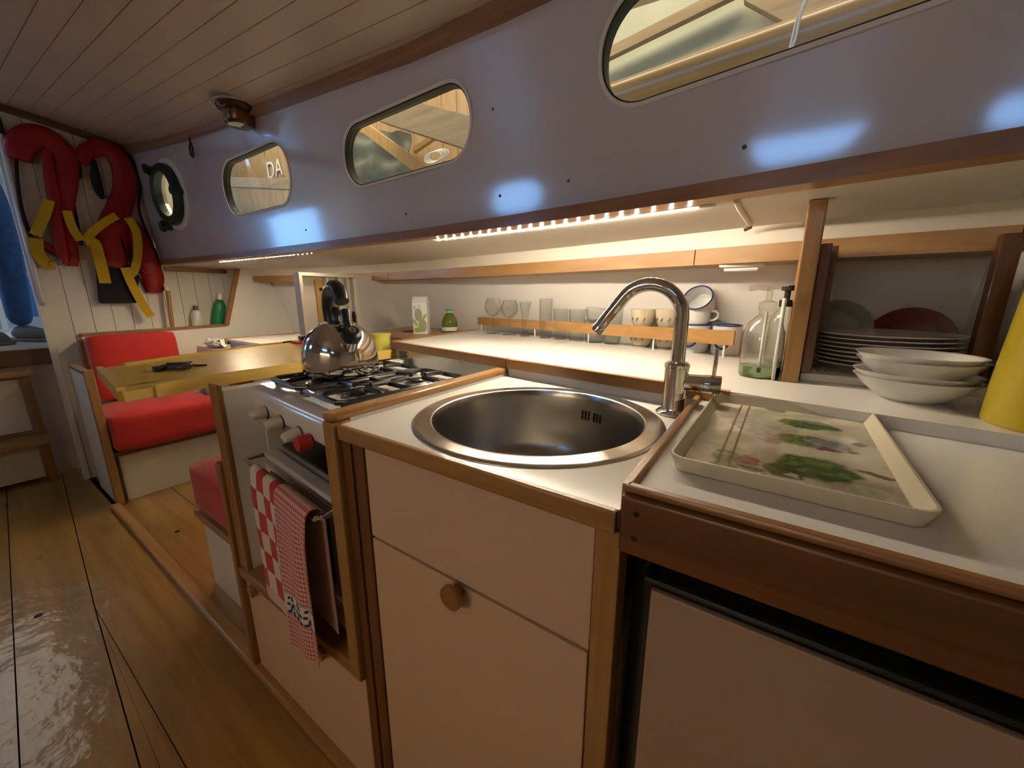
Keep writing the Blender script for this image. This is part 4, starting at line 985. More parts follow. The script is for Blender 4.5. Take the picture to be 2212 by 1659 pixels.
# ================================================================== TRAY WITH PRINTED VEGETABLES
def tray_mat():
    m, nt, b_ = nodes_of('tray_print'); L = nt.links; b_.inputs['Roughness'].default_value = .22; b_.inputs['Coat Weight'].default_value = .5
    tc = N(nt, 'ShaderNodeTexCoord')
    nz = N(nt, 'ShaderNodeTexNoise'); nz.inputs['Scale'].default_value = 38; nz.inputs['Detail'].default_value = 4; L.new(tc.outputs['Object'], nz.inputs['Vector'])
    vm = N(nt, 'ShaderNodeVectorMath', operation='SUBTRACT'); L.new(nz.outputs['Color'], vm.inputs[0]); vm.inputs[1].default_value = (.5, .5, .5)
    vs2 = N(nt, 'ShaderNodeVectorMath', operation='SCALE'); L.new(vm.outputs[0], vs2.inputs[0]); vs2.inputs['Scale'].default_value = .034
    va = N(nt, 'ShaderNodeVectorMath', operation='ADD'); L.new(tc.outputs['Object'], va.inputs[0]); L.new(vs2.outputs[0], va.inputs[1])
    n2 = N(nt, 'ShaderNodeTexNoise'); n2.inputs['Scale'].default_value = 16; n2.inputs['Detail'].default_value = 5; L.new(tc.outputs['Object'], n2.inputs['Vector'])
    rp = N(nt, 'ShaderNodeValToRGB'); e = rp.color_ramp.elements; e[0].position = .42; e[0].color = (.40, .36, .25, 1); e[1].position = .60; e[1].color = (.66, .62, .48, 1)
    L.new(n2.outputs['Fac'], rp.inputs[0]); cur = rp.outputs[0]
    n3 = N(nt, 'ShaderNodeTexNoise'); n3.inputs['Scale'].default_value = 90; n3.inputs['Detail'].default_value = 3; L.new(tc.outputs['Object'], n3.inputs['Vector'])
    def blob(cur, cx, cy, rx, ry, c1, c2, straight=False):
        mp = N(nt, 'ShaderNodeMapping'); mp.inputs['Location'].default_value = (-cx/rx, -cy/ry, 0); mp.inputs['Scale'].default_value = (1/rx, 1/ry, 0)
        L.new(tc.outputs['Object'] if straight else va.outputs[0], mp.inputs['Vector'])
        ln = N(nt, 'ShaderNodeVectorMath', operation='LENGTH'); L.new(mp.outputs[0], ln.inputs[0])
        mr = N(nt, 'ShaderNodeMapRange'); mr.inputs['From Min'].default_value = 1.05; mr.inputs['From Max'].default_value = .85; L.new(ln.outputs['Value'], mr.inputs['Value'])
        r2 = N(nt, 'ShaderNodeValToRGB'); r2.color_ramp.elements[0].position = .4; r2.color_ramp.elements[1].position = .6
        r2.color_ramp.elements[0].color = (*c1, 1); r2.color_ramp.elements[1].color = (*c2, 1); L.new(n3.outputs['Fac'], r2.inputs[0])
        mx = N(nt, 'ShaderNodeMix', data_type='RGBA'); L.new(mr.outputs[0], mx.inputs['Factor']); L.new(cur, mx.inputs[6]); L.new(r2.outputs[0], mx.inputs[7]); return mx.outputs[2]
    G1, G2 = (.035, .075, .018), (.12, .20, .05)
    def tp(px, py): P = at_z(px, py, .913); return ((P.x-TC.x)*math.cos(-TR)-(P.y-TC.y)*math.sin(-TR), (P.x-TC.x)*math.sin(-TR)+(P.y-TC.y)*math.cos(-TR))
    for px, py, rx, ry, c1, c2 in ((1650, 920, .045, .035, (.30, .30, .22), (.46, .44, .34)), (1745, 915, .040, .020, G1, G2), (1665, 945, .022, .016, (.34, .25, .24), (.52, .42, .40)), (1735, 950, .034, .022, (.10, .14, .04), (.20, .24, .10)), (1790, 958, .026, .014, (.20, .20, .20), (.30, .32, .30)),
            (1770, 1010, .040, .030, G1, G2), (1745, 1000, .034, .022, (.07, .12, .03), (.14, .22, .06)), (1700, 1015, .026, .018, (.05, .08, .025), (.12, .16, .06)), (1575, 985, .020, .016, (.06, .11, .04), (.14, .22, .09)), (1615, 990, .016, .012, (.20, .06, .04), (.30, .11, .08)), (1560, 1000, .013, .010, G1, G2), (1680, 885, .018, .010, (.12, .17, .09), (.22, .27, .16)),
            (1855, 960, .012, .007, (.14, .06, .10), (.24, .14, .18)), (1800, 972, .012, .006, (.16, .05, .10), (.26, .12, .16)), (1840, 975, .010, .006, (.12, .05, .08), (.20, .1, .12)), (1895, 1025, .016, .005, (.16, .10, .04), (.22, .14, .06)), (1870, 1065, .020, .018, (.38, .40, .28), (.50, .50, .38)), (1710, 1025, .008, .006, (.45, .48, .42), (.55, .56, .5)), (1620, 1008, .016, .006, G1, G2)):
        cx, cy = tp(px, py); cur = blob(cur, cx, cy, rx*.92, ry*1.25, c1, c2)
    L.new(cur, b_.inputs['Base Color'])
TZ = .9085
c00, c10, c11, c01 = (at_z(1430, 990, .922), at_z(1985, 1112, .922), at_z(1915, 900, .922), at_z(1552, 852, .922))
TC = (c00+c10+c11+c01)/4; TC = Vector((TC.x, TC.y, TZ)); TR = math.atan2((c10-c00).y, (c10-c00).x)*.5+math.atan2((c11-c01).y, (c11-c01).x)*.5
tw = ((c10-c00).xy.length+(c11-c01).xy.length)/4; td = ((c01-c00).xy.length+(c11-c10).xy.length)/4
tray_mat()
t = thing('tray', 'rectangular serving tray with printed vegetables and cream rim', 'tray', TC, TR)
def rr2(hx, hy, r, n=6):
    pts = []
    for sx_, sy_, a0 in ((1, -1, -PI/2), (1, 1, 0), (-1, 1, PI/2), (-1, -1, PI)):
        for k in range(n+1): a = a0+PI/2*k/n; pts.append(((hx-r)*sx_+r*math.cos(a), (hy-r)*sy_+r*math.sin(a)))
    return pts
o1 = rr2(tw-.012, td-.012, .012); n_ = len(o1)
B().prism(o1, .002, .0032).obj('print', 'tray_print', t, smooth=0)
rings = [(rr2(tw-.010, td-.010, .013), .0), (rr2(tw-.006, td-.006, .014), .0005), (rr2(tw, td, .018), .017), (rr2(tw-.0005, td-.0005, .018), .0185), (rr2(tw-.003, td-.003, .016), .0185), (rr2(tw-.011, td-.011, .013), .0028)]
v = [(x, y_, z) for pts, z in rings for x, y_ in pts]; f = [(i*n_+k, i*n_+(k+1) % n_, (i+1)*n_+(k+1) % n_, (i+1)*n_+k) for i in range(5) for k in range(n_)]+[tuple(range(n_-1, -1, -1)), tuple(5*n_+k for k in range(n_))]
B().add(v, f).obj('rim', 'tray_rim', t, smooth=50)
for k in range(2):
    xx = -tw+.045+.012*k; B().box((xx-.0012, -td+.016, .0033), (xx+.0012, td-.016, .0035)).obj('border_line', 'dark_y', t, smooth=0)
g = B()
for k in range(16): g.box((-tw+.085+.0085*k, -td+.020, .0033), (-tw+.0885+.0085*k, -td+.045, .0035))
g.obj('comb_print', 'beige_ceramic', t, smooth=0)['kind'] = 'stuff'

# ================================================================== DINETTE
TZ2 = .895
t = thing('dinette_table', 'honey pine table with raised edges behind the stove', 'table', (-1.5, .6, 0))
fl_, fr_ = at_z(215, 796, TZ2), at_z(266, 848, TZ2)
tp_ = [(fr_.x, fr_.y), (-1.205, .36), (-1.205, .98), (-1.84, .96), (-1.80, .72), (fl_.x, fl_.y)]
B().prism(tp_, TZ2-.022, TZ2).obj('top', 'pine', t, world=True, smooth=0)
def lip(a, c, w=.014, z0=TZ2-.026, z1=TZ2+.006, nm='edge_lip'):
    a, c = Vector(a), Vector(c); d = (c-a).normalized(); q = Vector((-d.y, d.x))*w/2
    B().prism([(a+q)[:], (c+q)[:], (c-q)[:], (a-q)[:]], z0, z1).obj(nm, 'pine', t, world=True, smooth=0)
def lerp2(a, c, k): return (a[0]+(c[0]-a[0])*k, a[1]+(c[1]-a[1])*k)
lip(lerp2(tp_[5], tp_[0], .0), lerp2(tp_[5], tp_[0], .93)); lip(lerp2(tp_[4], tp_[5], 0), lerp2(tp_[4], tp_[5], .88)); lip(tp_[3], tp_[4])
lip(tp_[1], tp_[2], .012); lip(lerp2(tp_[0], tp_[1], .35), tp_[1], .012)
B().box((-1.60, .55, .0), (-1.54, .61, TZ2-.022), .004).obj('leg', 'pine', t, world=True)
P = at_z(385, 797, TZ2)
g = B(); random.seed(3)
pts = [Vector((P.x+.045*math.cos(k*1.35)*(1-.25*(k % 3)), P.y+.035*math.sin(k*1.35), TZ2+.006+.0012*(k % 7))) for k in range(22)]
g.tube(pts, .0045, 7).tube([pts[-1], pts[-1]+Vector((.03, .04, -.004)), pts[-1]+Vector((.05, .07, -.006))], .0045, 7)
t = thing('cable_coil', 'small black coil of cable lying on the dinette table', 'cable', (P.x, P.y, TZ2)); g.obj('coil', 'cable', t, world=True); B().box((P.x-.012, P.y-.055, TZ2), (P.x+.012, P.y-.03, TZ2+.014), .003).obj('plug', 'cable', t, world=True)
P = at_z(638, 742, TZ2)
t = thing('pocket_case', 'red and black case on the table beside the kettle', 'case', (P.x, P.y, TZ2), math.radians(80))
B().box((-.01, -.035, .0), (.13, .035, .012), .004).obj('base', 'red_nylon', t); B().box((.02, -.03, .012), (.13, .03, .034), .008).obj('lid', 'black_plastic', t); B().tube([(-.04, .03, .006), (.0, .03, .008)], .004, 8).obj('strap', 'black_plastic', t)
# forward settee
t = thing('settee_base', 'white settee base with wooden end panel by the aisle', 'settee', (-3.0, .8, 0))
B().box((XP+.002, .42, .0), (-2.84, 1.45, .268)).obj('box', 'paint', t, world=True, smooth=0)
B().box((XP+.002, .40, .268), (-2.80, 1.2, .290), .003).obj('seat_board', 'dark_y', t, world=True)
B().box((XP+.002, .372, .0), (-2.815, .392, .715)).obj('end_panel', 'paint_wall', t, world=True, smooth=0)
B().box((-2.832, .366, .0), (-2.795, .400, .742), .004).obj('end_post', 'honey_z', t, world=True)
B().box((XP+.03, .366, .715), (-2.832, .396, .735), .004).obj('end_cap', 'honey_x', t, world=True)
B().box((XP+.002, .90, .29), (-2.85, 1.45, .37)).obj('corner_box', 'paint', t, world=True, smooth=0)
def cushion(name, lo, hi, label, M=None, bev=.028, cat='cushion'):
    bm = bmesh.new(); bmesh.ops.create_cube(bm, size=1.0)
    lo, hi = Vector(lo), Vector(hi)
    for v in bm.verts: v.co = Vector(((v.co[i]+.5)*(hi[i]-lo[i])+lo[i] for i in range(3)))
    bmesh.ops.subdivide_edges(bm, edges=bm.edges[:], cuts=7, use_grid_fill=True)
    c = (lo+hi)/2; hs = (hi-lo)/2; r = bev
    for v in bm.verts:
        q = v.co-c; k = Vector((max(-1, min(1, q[i]/hs[i])) for i in range(3)))
        inn = Vector((max(-(hs[i]-r), min(hs[i]-r, q[i])) for i in range(3))); d = q-inn
        if d.length > 1e-6: q = inn+d.normalized()*r
        thin = min(range(3), key=lambda i: hs[i]); o1, o2 = [i for i in range(3) if i != thin]
        q[thin] *= 1+.14*(1-k[o1]**2)*(1-k[o2]**2)
        v.co = c+q
    bm.verts.index_update()
    b_ = B(); vs_ = [v.co.copy() for v in bm.verts]
    if M is not None: vs_ = [M @ v for v in vs_]
    b_.add(vs_, [[v.index for v in f.verts] for f in bm.faces]); bm.free()
    return tag(b_.obj(name, 'red_fabric', smooth=60), label, cat)
cushion('seat_cushion', (-3.185, .405, .291), (-2.745, .885, .50), 'red seat cushion of the far settee behind the table', bev=.035)
Mr = Matrix.Translation((-3.12, 0, .5)) @ Matrix.Rotation(math.radians(-5), 4, 'Y') @ Matrix.Translation((3.12, 0, -.5))
cushion('back_cushion', (-3.165, .445, .515), (-3.075, .835, .888), 'red back cushion leaning on the white partition', Mr)
# near settee, back to the stove
t = thing('near_settee_base', 'white settee base with wooden post, tucked beside the stove', 'settee', (-1.5, .7, 0))
B().box((-1.70, .43, .0), (-1.165, 1.0, .300)).obj('box', 'paint', t, world=True, smooth=0)
B().box((-1.72, .412, .290), (-1.165, .432, .318), .003).obj('front_rail', 'honey_x', t, world=True)
B().box((-1.182, .345, .022), (-1.160, .372, .672), .004).obj('post', 'brown_z', t, world=True)
B().box((-1.182, .372, .0), (-1.164, 1.0, .665)).obj('back_panel', 'paint', t, world=True, smooth=0)
cushion('seat_cushion', (-1.73, .415, .320), (-1.185, .98, .505), 'red seat cushion partly hidden behind the stove cabinet', bev=.03)
# locker behind table
t = thing('side_locker', 'white locker top with wooden edge along the hull beyond table', 'locker', (-2.4, 1.3, 0))
B().box((-3.19, .955, .0), (-1.96, 1.05, .775)).obj('lower_box', 'paint_wall', t, world=True, smooth=0)
B().box((-2.92, 1.05, .0), (-1.96, 1.56, .812)).obj('box', 'paint_wall', t, world=True, smooth=0)
B().box((-2.93, 1.035, .812), (-1.96, 1.54, .832), .003).obj('lid', 'laminate', t, world=True)
B().box((-2.944, 1.03, .795), (-2.93, 1.54, .836), .003).obj('edge', 'honey_y', t, world=True)
P = at_z(480, 748, .80)
t = thing('plastic_bag', 'crumpled white plastic bag lying on locker beyond table', 'bag', (-2.98, .988, .7765))
def bagf(u, w):
    a = 2*PI*u; ph = PI*w; d = Vector((math.cos(a)*math.sin(ph), math.sin(a)*math.sin(ph), -math.cos(ph)))
    k = 1+.28*noise.noise(d*2.6+Vector((3, 1, 7)))+.12*noise.noise(d*7)
    return (d.x*.095*k, d.y*.045*k, .0+(d.z+1)*.026*k)
B().grid(bagf, 28, 14).obj('bag', 'white_plastic', t, smooth=0)
B().ribbon([(.05, 0, .045), (.09, .01, .055), (.12, .0, .03), (.14, .01, .012)], (0, 1, 0), .022, .002).obj('handle', 'white_plastic', t)
# utensil rack frame with boards
NX = -1.84
n0, n1, n2, n3 = at_x(645, 592, NX), at_x(770, 590, NX), at_x(668, 735, NX), at_x(784, 716, NX)
ya, yb = n0.y, n1.y; zt_ = (n0.z+n1.z)/2; zb_ = .832
t = thing('board_rack', 'white upright rack with dividers holding wooden boards behind the kettle', 'rack', (NX-.02, (ya+yb)/2, zb_))
for lo, hi, nm in (((NX-.05, ya, zb_), (NX, ya+.016, zt_), 'side'), ((NX-.05, yb-.016, zb_), (NX, yb, zt_), 'side'), ((NX-.05, ya+.016, zt_-.016), (NX, yb-.016, zt_), 'top'), ((NX-.05, ya+.016, zb_), (NX, yb-.016, zb_+.014), 'bottom'), ((NX-.049, ya+.016, zb_+.014), (NX-.041, yb-.016, zt_-.016), 'back')):
    B().box(lo, hi, .001).obj(nm, 'paint', t, world=True)
w_ = yb-ya
for k, fr in enumerate((.47, .68, .84)):
    yy = ya+w_*fr; B().box((NX-.040, yy-.005, zb_+.015), (NX-.008, yy+.005, zt_-.017), .001).obj('divider', 'paint', t, world=True)
for k, (fr, wd, hh, lab) in enumerate(((.36, .045, .97, 'left tan wooden board in the white rack'), (.575, .055, .97, 'right tan wooden board with a dark hole in the white rack'))):
    yy = ya+w_*fr; tb = thing('wooden_board', lab, 'board', (NX+.0, yy, zb_+.0145), group='wooden boards in the white rack')
    B().box((-.036, -wd*.42, 0), (-.022, wd*.42, (zt_-zb_-.034)*hh), .003).obj('board', 'tan_board', tb)
    B().tube([(-.0215, .002, (zt_-zb_)*.76), (-.021, .002, (zt_-zb_)*.76)], .008, 14).obj('hole', 'dark', tb)
yy = ya+w_*.92; tb = thing('kitchen_knife', 'dark knife standing in the right slot of the white rack', 'knife', (NX-.02, yy, zb_+.0145))
B().box((-.01, -.002, 0), (.012, .002, .09), .001).obj('blade', 'steel_plate', tb); B().tube([(0, 0, .09), (0, 0, .15), (0, .002, .175)], [.009, .010, .004], 10).obj('handle', 'black_plastic', tb)
g = B().prism([(yb+.002, .832), (yb+.002, 1.215), (hull_y(-1.95, 1.2)-.002, 1.215), (hull_y(-1.95, .832)-.004, .832)], -1.962, -1.945, M=M_yz).obj('rack_panel', 'paint_wall', smooth=0); tag(g, 'white panel between board rack and hull lining', 'panel')
# wooden drinks shelf with round hole, carton and oil bottle
DZ = .925
t = thing('bottle_shelf', 'small wooden shelf with a round cup hole left of the glasses', 'shelf', (-1.5, 1.3, DZ))
outp = [(-1.225, 1.02), (-1.235, 1.03), (-1.30, 1.52), (-1.80, 1.55), (-1.66, 1.20)]
cH = at_z(880, 711, DZ); cH = Vector((cH.x, cH.y))
hc = Vector((-1.53, 1.36))
ring_slab([(-1.245, 1.08), (-1.312, 1.545), (-1.80, 1.575), (-1.66, 1.22)], hc, .055, DZ-.018, DZ, 32).obj('board', 'brown_x', t, world=True, smooth=25)
B().prism([(-1.645, 1.225), (-1.25, 1.09), (-1.25, 1.105), (-1.645, 1.24)], DZ-.09, DZ-.018).obj('front_board', 'dark_x', t, world=True, smooth=0)
B().box((-1.64, 1.245, .0), (-1.25, 1.5, DZ-.09)).obj('base', 'paint_wall', t, world=True, smooth=0)
def stand(px, x=None, py=725): 
    P = at_z(px, py, DZ); return P
P = at_x(912, 722, -1.40); P = Vector((-1.40, P.y, DZ)); h = zpx(P, 912, 641)-DZ
t = thing('drink_carton', 'white drink carton with pale fruit and green leaf print', 'carton', P, math.radians(35))
B().box((-.034, -.034, 0), (.034, .034, h*.86), .002).obj('box', 'carton', t)
B().hexa([(-.034, -.034, h*.86), (.034, -.034, h*.86), (.034, .034, h*.86), (-.034, .034, h*.86), (-.034, -.004, h), (.034, -.004, h), (.034, .004, h), (-.034, .004, h)]).obj('gable', 'carton', t, smooth=0)
g = B()
for cx, cz, rx, rz_ in ((-.006, .09, .018, .03), (.012, .04, .02, .03)): g.add([(cx+rx*math.cos(a), -.0352, cz+rz_*math.sin(a)) for a in [2*PI*k/16 for k in range(16)]], [tuple(range(16))])
g.obj('fruit_print', 'lime', t, smooth=0)
g = B()
for cx, cz, rx, rz_, rr_ in ((.018, .075, .006, .026, -.6), (-.022, .055, .006, .02, .5), (-.01, .02, .02, .012, 0)): g.add([(cx+rx*math.cos(a)*math.cos(rr_)-rz_*math.sin(a)*math.sin(rr_), -.0354, cz+rx*math.cos(a)*math.sin(rr_)+rz_*math.sin(a)*math.cos(rr_)) for a in [2*PI*k/16 for k in range(16)]], [tuple(range(16))])
g.obj('leaf_print', 'carton_green', t, smooth=0)
B().box((-.026, -.0354, h*.62), (-.018, -.0345, h*.76)).box((-.004, -.0354, h*.72), (.004, -.0345, h*.79)).obj('brand_mark', 'carton_blue', t, smooth=0)
P = at_x(972, 718, -1.36); P = Vector((-1.36, P.y, DZ)); h = zpx(P, 972, 668)-DZ; r = rpx(P, 972, 34)
t = thing('oil_bottle', 'dark green oil bottle with green cap beside the carton', 'bottle', P)
B().lathe([(0, 0), (r*.95, 0), (r, .004), (r, h*.42), (r*.92, h*.55), (r*.62, h*.74), (r*.38, h*.85), (r*.36, h*.9), (0, h*.9)], (0, 0, 0), 32).obj('bottle', 'oil_green', t)
B().lathe([(r*1.004, h*.06), (r*1.01, h*.06), (r*1.01, h*.22), (r*1.004, h*.22)], (0, 0, 0), 32).obj('label', 'carton', t)
B().lathe([(0, h*.9), (r*.44, h*.9), (r*.44, h*1.0), (0, h)], (0, 0, 0), 20).obj('cap', 'green_cap', t)
B().lathe([(r*.37, h*.86), (r*.46, h*.86), (r*.46, h*.9), (r*.37, h*.9)], (0, 0, 0), 20).obj('collar', 'white_plastic', t)
P = Vector((-1.30, .99, .835)); P.y = at_x(822, 740, -1.30).y
t = thing('yellow_tub', 'yellow plastic tub half hidden behind the kettle', 'tub', P); h = zpx(P, 822, 720)-P.z
B().lathe(shell_prof([(.030, 0), (.033, .003), (.040, h)], .002), (0, 0, 0), 28).obj('tub', 'yellow_cup', t); B().lathe([(.0, h), (.042, h), (.042, h-.006), (.040, h-.006)], (0, 0, 0), 28).obj('lid', 'yellow_cup', t)
t = thing('back_ledge', 'low white ledge with wooden cap behind the stove and kettle', 'ledge', (-1.25, 1.0, 0))
B().box((-1.36, .90, 0), (-1.21, 1.13, .83)).obj('box', 'paint_wall', t, world=True, smooth=0)
B().box((-1.36, .90, .83), (-1.21, .925, .842), .003).obj('cap', 'honey_x', t, world=True)
# things in the nook behind the settee partition
XN = -3.30
P = at_x(372, 705, XN); P1 = at_x(362, 628, XN)
g = B().tube([(XN, P.y, .886), (XN, P1.y, P1.z)], .012, 10); t = thing('wooden_stick', 'thin yellow wooden stick with white tip leaning in the nook', 'stick', (XN, P.y, .886)); g.obj('shaft', 'honey_z', t, world=True)
B().lathe([(0, .0), (.014, 0), (.016, .014), (.01, .026), (0, .028)], (XN, P1.y, P1.z), 14).obj('tip', 'white_plastic', t, world=True)
P = at_x(478, 690, XN); h = at_x(478, 645, XN).z-.886
t = thing('green_bottle', 'green bottle with white cap leaning in the nook corner', 'bottle', (XN, P.y-.03, .886)); t.rotation_euler = (-.22, 0, 0)
B().lathe([(0, 0), (.036, 0), (.038, .004), (.038, .15), (.03, .175), (.016, .185), (.016, .195), (0, .195)], (0, 0, 0), 24).obj('bottle', 'green_label', t); B().lathe([(0, .195), (.02, .195), (.02, .235), (0, .237)], (0, 0, 0), 20).obj('cap', 'white_plastic', t)
t = thing('white_bottle', 'small white bottle beside the green bottle in the nook', 'bottle', (XN-.03, P.y-.13, .886))
B().lathe([(0, 0), (.032, 0), (.034, .004), (.034, .09), (.02, .115), (.012, .12), (0, .12)], (0, 0, 0), 24).obj('bottle', 'white_plastic', t); B().lathe([(0, .12), (.014, .12), (.014, .15), (0, .15)], (0, 0, 0), 16).obj('cap', 'grey_print', t)

# ================================================================== LIFEJACKETS
def LX(px, py, x): P = at_x(px, py, x); return (P.x, P.y, P.z)
def smooth_path(pts, n=6):
    pts = [Vector(p) for p in pts]; out_ = []
    for i in range(len(pts)-1):
        p0, p1, p2, p3 = pts[max(i-1, 0)], pts[i], pts[i+1], pts[min(i+2, len(pts)-1)]
        for k in range(n):
            q = k/n; out_.append(.5*((2*p1)+(p2-p0)*q+(2*p0-5*p1+4*p2-p3)*q*q+(3*p1-p0-3*p2+p3)*q**3))
    return out_+[pts[-1]]
def rad_path(r, n=6):
    o_ = []
    for i in range(len(r)-1): o_ += [r[i]+(r[i+1]-r[i])*k/n for k in range(n)]
    return o_+[r[-1]]
XL = XB+.045
def lj_tube(px, rads, nm, mt, t, flat=.55, x=XL): 
    B().tube(smooth_path([LX(a, c, x) for a, c in px]), rad_path(rads), 14, flat=flat, upv=Vector((1, 0, 0))).obj(nm, mt, t, world=True, smooth=60)
def lj_strap(px, t, w=.030, x=XL+.058, xs=None):
    w *= 1.25
    P = [LX(a, c, x+(xs[i] if xs else 0)) for i, (a, c) in enumerate(px)]; sp_ = smooth_path(P, 5)
    wd = []
    for i in range(len(sp_)):
        tt = sp_[min(i+1, len(sp_)-1)]-sp_[max(i-1, 0)]; wd.append((Vector((1, 0, 0)).cross(tt)).normalized()+Vector((.25, 0, 0)))
    B().ribbon(sp_, wd, w, .003).obj('strap', 'yellow_web', t, world=True, smooth=60)
t = thing('life_jacket', 'left red lifejacket with open collar, nearest the doorway', 'lifejacket', (XB+.02, .48, 1.3), group='red lifejackets on the bulkhead')
lj_tube([(42, 345), (44, 318), (68, 296), (105, 302), (136, 335), (142, 385), (136, 440), (140, 500), (150, 545), (158, 575)], [.044, .056, .060, .060, .056, .050, .046, .042, .036, .020], 'collar', 'red_nylon', t)
lj_tube([(100, 325), (108, 380), (118, 440), (126, 500), (134, 545), (140, 570)], [.018, .024, .026, .026, .024, .014], 'flap', 'red_nylon', t, x=XL+.03)
lj_tube([(34, 330), (38, 390), (46, 450), (62, 500), (72, 515), (105, 540), (140, 562)], [.007, .007, .008, .009, .009, .012, .012], 'piping', 'black_cloth', t, flat=.9)
lj_tube([(72, 512), (100, 530), (130, 552), (150, 568)], [.012, .016, .018, .014], 'waist_belt', 'red_nylon', t, x=XL+.01)
lj_tube([(164, 390), (158, 430), (166, 480), (176, 530)], [.008, .008, .008, .008], 'edge_binding', 'black_cloth', t, flat=.9)
lj_strap([(106, 432), (96, 465), (76, 508)], t, .034); lj_strap([(78, 515), (82, 545), (100, 570), (118, 572)], t, .040, x=XL+.02); lj_strap([(144, 455), (156, 490), (174, 520)], t, .030)
B().tube([LX(118, 565, XL+.05), LX(124, 575, XL+.05), LX(134, 570, XL+.05), LX(128, 558, XL+.05)], .004, 8, closed=True).obj('buckle', 'chrome', t, world=True)
t = thing('life_jacket', 'right red lifejacket with yellow straps and black pouch', 'lifejacket', (XB+.02, .72, 1.2), group='red lifejackets on the bulkhead')
lj_tube([(176, 352), (186, 330), (215, 318), (246, 330), (266, 365), (270, 410), (258, 450), (246, 490), (240, 540), (243, 578)], [.030, .038, .044, .050, .054, .054, .056, .070, .078, .062], 'collar', 'red_nylon', t)
lj_tube([(285, 480), (300, 520), (316, 560), (330, 600), (334, 632)], [.034, .056, .062, .058, .036], 'lower_lobe', 'red_nylon', t, x=XL-.005)
lj_tube([(203, 345), (206, 380), (214, 412), (222, 430)], [.008, .024, .022, .008], 'inner_panel', 'black_cloth', t, x=XL+.012)
lj_tube([(166, 345), (172, 365), (174, 385)], [.008, .010, .008], 'edge_binding', 'black_cloth', t, flat=.9)
lj_tube([(255, 470), (262, 520), (280, 560), (305, 590)], [.007, .008, .008, .008], 'seam_binding', 'black_cloth', t, flat=.8, x=XL+.03)
a, c, d_, e_ = LX(206, 572, XL), LX(300, 572, XL), LX(296, 655, XL), LX(214, 655, XL)
v = [Vector(q)+Vector((-.02, 0, 0)) for q in (a, c, d_, e_)]+[Vector(q)+Vector((.028, 0, 0)) for q in (a, c, d_, e_)]
bm = bmesh.new(); vv = [bm.verts.new(q) for q in v]
for q in ((0, 1, 2, 3), (7, 6, 5, 4), (0, 4, 5, 1), (1, 5, 6, 2), (2, 6, 7, 3), (3, 7, 4, 0)): bm.faces.new([vv[k] for k in q])
bmesh.ops.bevel(bm, geom=bm.edges[:], offset=.012, segments=2, profile=.5, affect='EDGES'); bm.verts.index_update()
B().add([x.co.copy() for x in bm.verts], [[q.index for q in f.verts] for f in bm.faces]).obj('pouch', 'black_cloth', t, world=True); bm.free()
lj_strap([(186, 516), (205, 497), (230, 478), (252, 466)], t, .032); lj_strap([(184, 522), (204, 524), (214, 555), (228, 612)], t, .040)
lj_strap([(276, 470), (294, 500), (298, 545), (290, 585), (276, 596)], t, .032); lj_strap([(270, 578), (284, 612), (304, 650), (326, 684)], t, .034)
B().tube([LX(296, 588, XL+.04), LX(306, 602, XL+.04), LX(316, 592, XL+.04), LX(304, 580, XL+.04)], .004, 8, closed=True).obj('buckle', 'chrome', t, world=True)
lj_tube([(250, 318), (285, 345), (303, 395), (300, 450), (318, 505), (342, 560), (352, 628)], [.007]*7, 'piping', 'black_cloth', t, flat=.9, x=XL+.0)
# ================================================================== DOORWAY, STEPS, PERSON
t = thing('grab_pole', 'white vertical grab pole beside the left lifejacket', 'pole', (XB+.03, .36, 1.05))
a, c = at_x(8, 268, XB+.03), at_x(93, 652, XB+.03)
B().tube([(XB+.0, c.y, c.z-.02), (XB+.03, c.y, c.z), (XB+.03, c.y, (a.z+c.z)/2), (XB+.03, c.y+.006, a.z)], .012, 12).obj('pole', 'white_ledge', t, world=True)
B().tube([(XB+.03, c.y+.006, a.z-.05), (XB+.03, c.y+.006, a.z+.03)], .016, 12).obj('end_cap', 'dark_green_metal', t, world=True)
t = thing('forward_platform', 'white raised platform with dark front board beyond the doorway', 'platform', (-4.4, 0, 0))
B().box((-5.6, -.9, .795), (-3.62, .50, .82), .003).obj('top', 'white_ledge', t, world=True)
B().box((-3.66, -.9, .70), (-3.625, .50, .795), .002).obj('front_board', 'dark_y', t, world=True)
B().box((-5.6, -.9, .0), (-3.70, .50, .70)).obj('base', 'panel', t, world=True, smooth=0)
t = thing('companion_steps', 'open wooden steps with white boxes at the left edge', 'steps', (-3.5, .1, 0))
for yy in (-.32, .235): B().box((-3.60, yy-.018, 0.0), (-3.54, yy+.018, .68), .004).obj('stile', 'brown_z', t, world=True)
for zz, xo in ((.66, 0), (.27, .06)): B().box((-3.62, -.34, zz), (-3.45+xo, .26, zz+.028), .004).obj('tread', 'honey_y', t, world=True)
B().box((-3.69, -.30, .32), (-3.60, .21, .63)).box((-3.69, -.30, .02), (-3.60, .21, .25)).obj('riser_box', 'paint', t, world=True, smooth=0)
B().box((-3.60, .02, .49), (-3.594, .035, .55), .002).obj('latch', 'black_plastic', t, world=True)
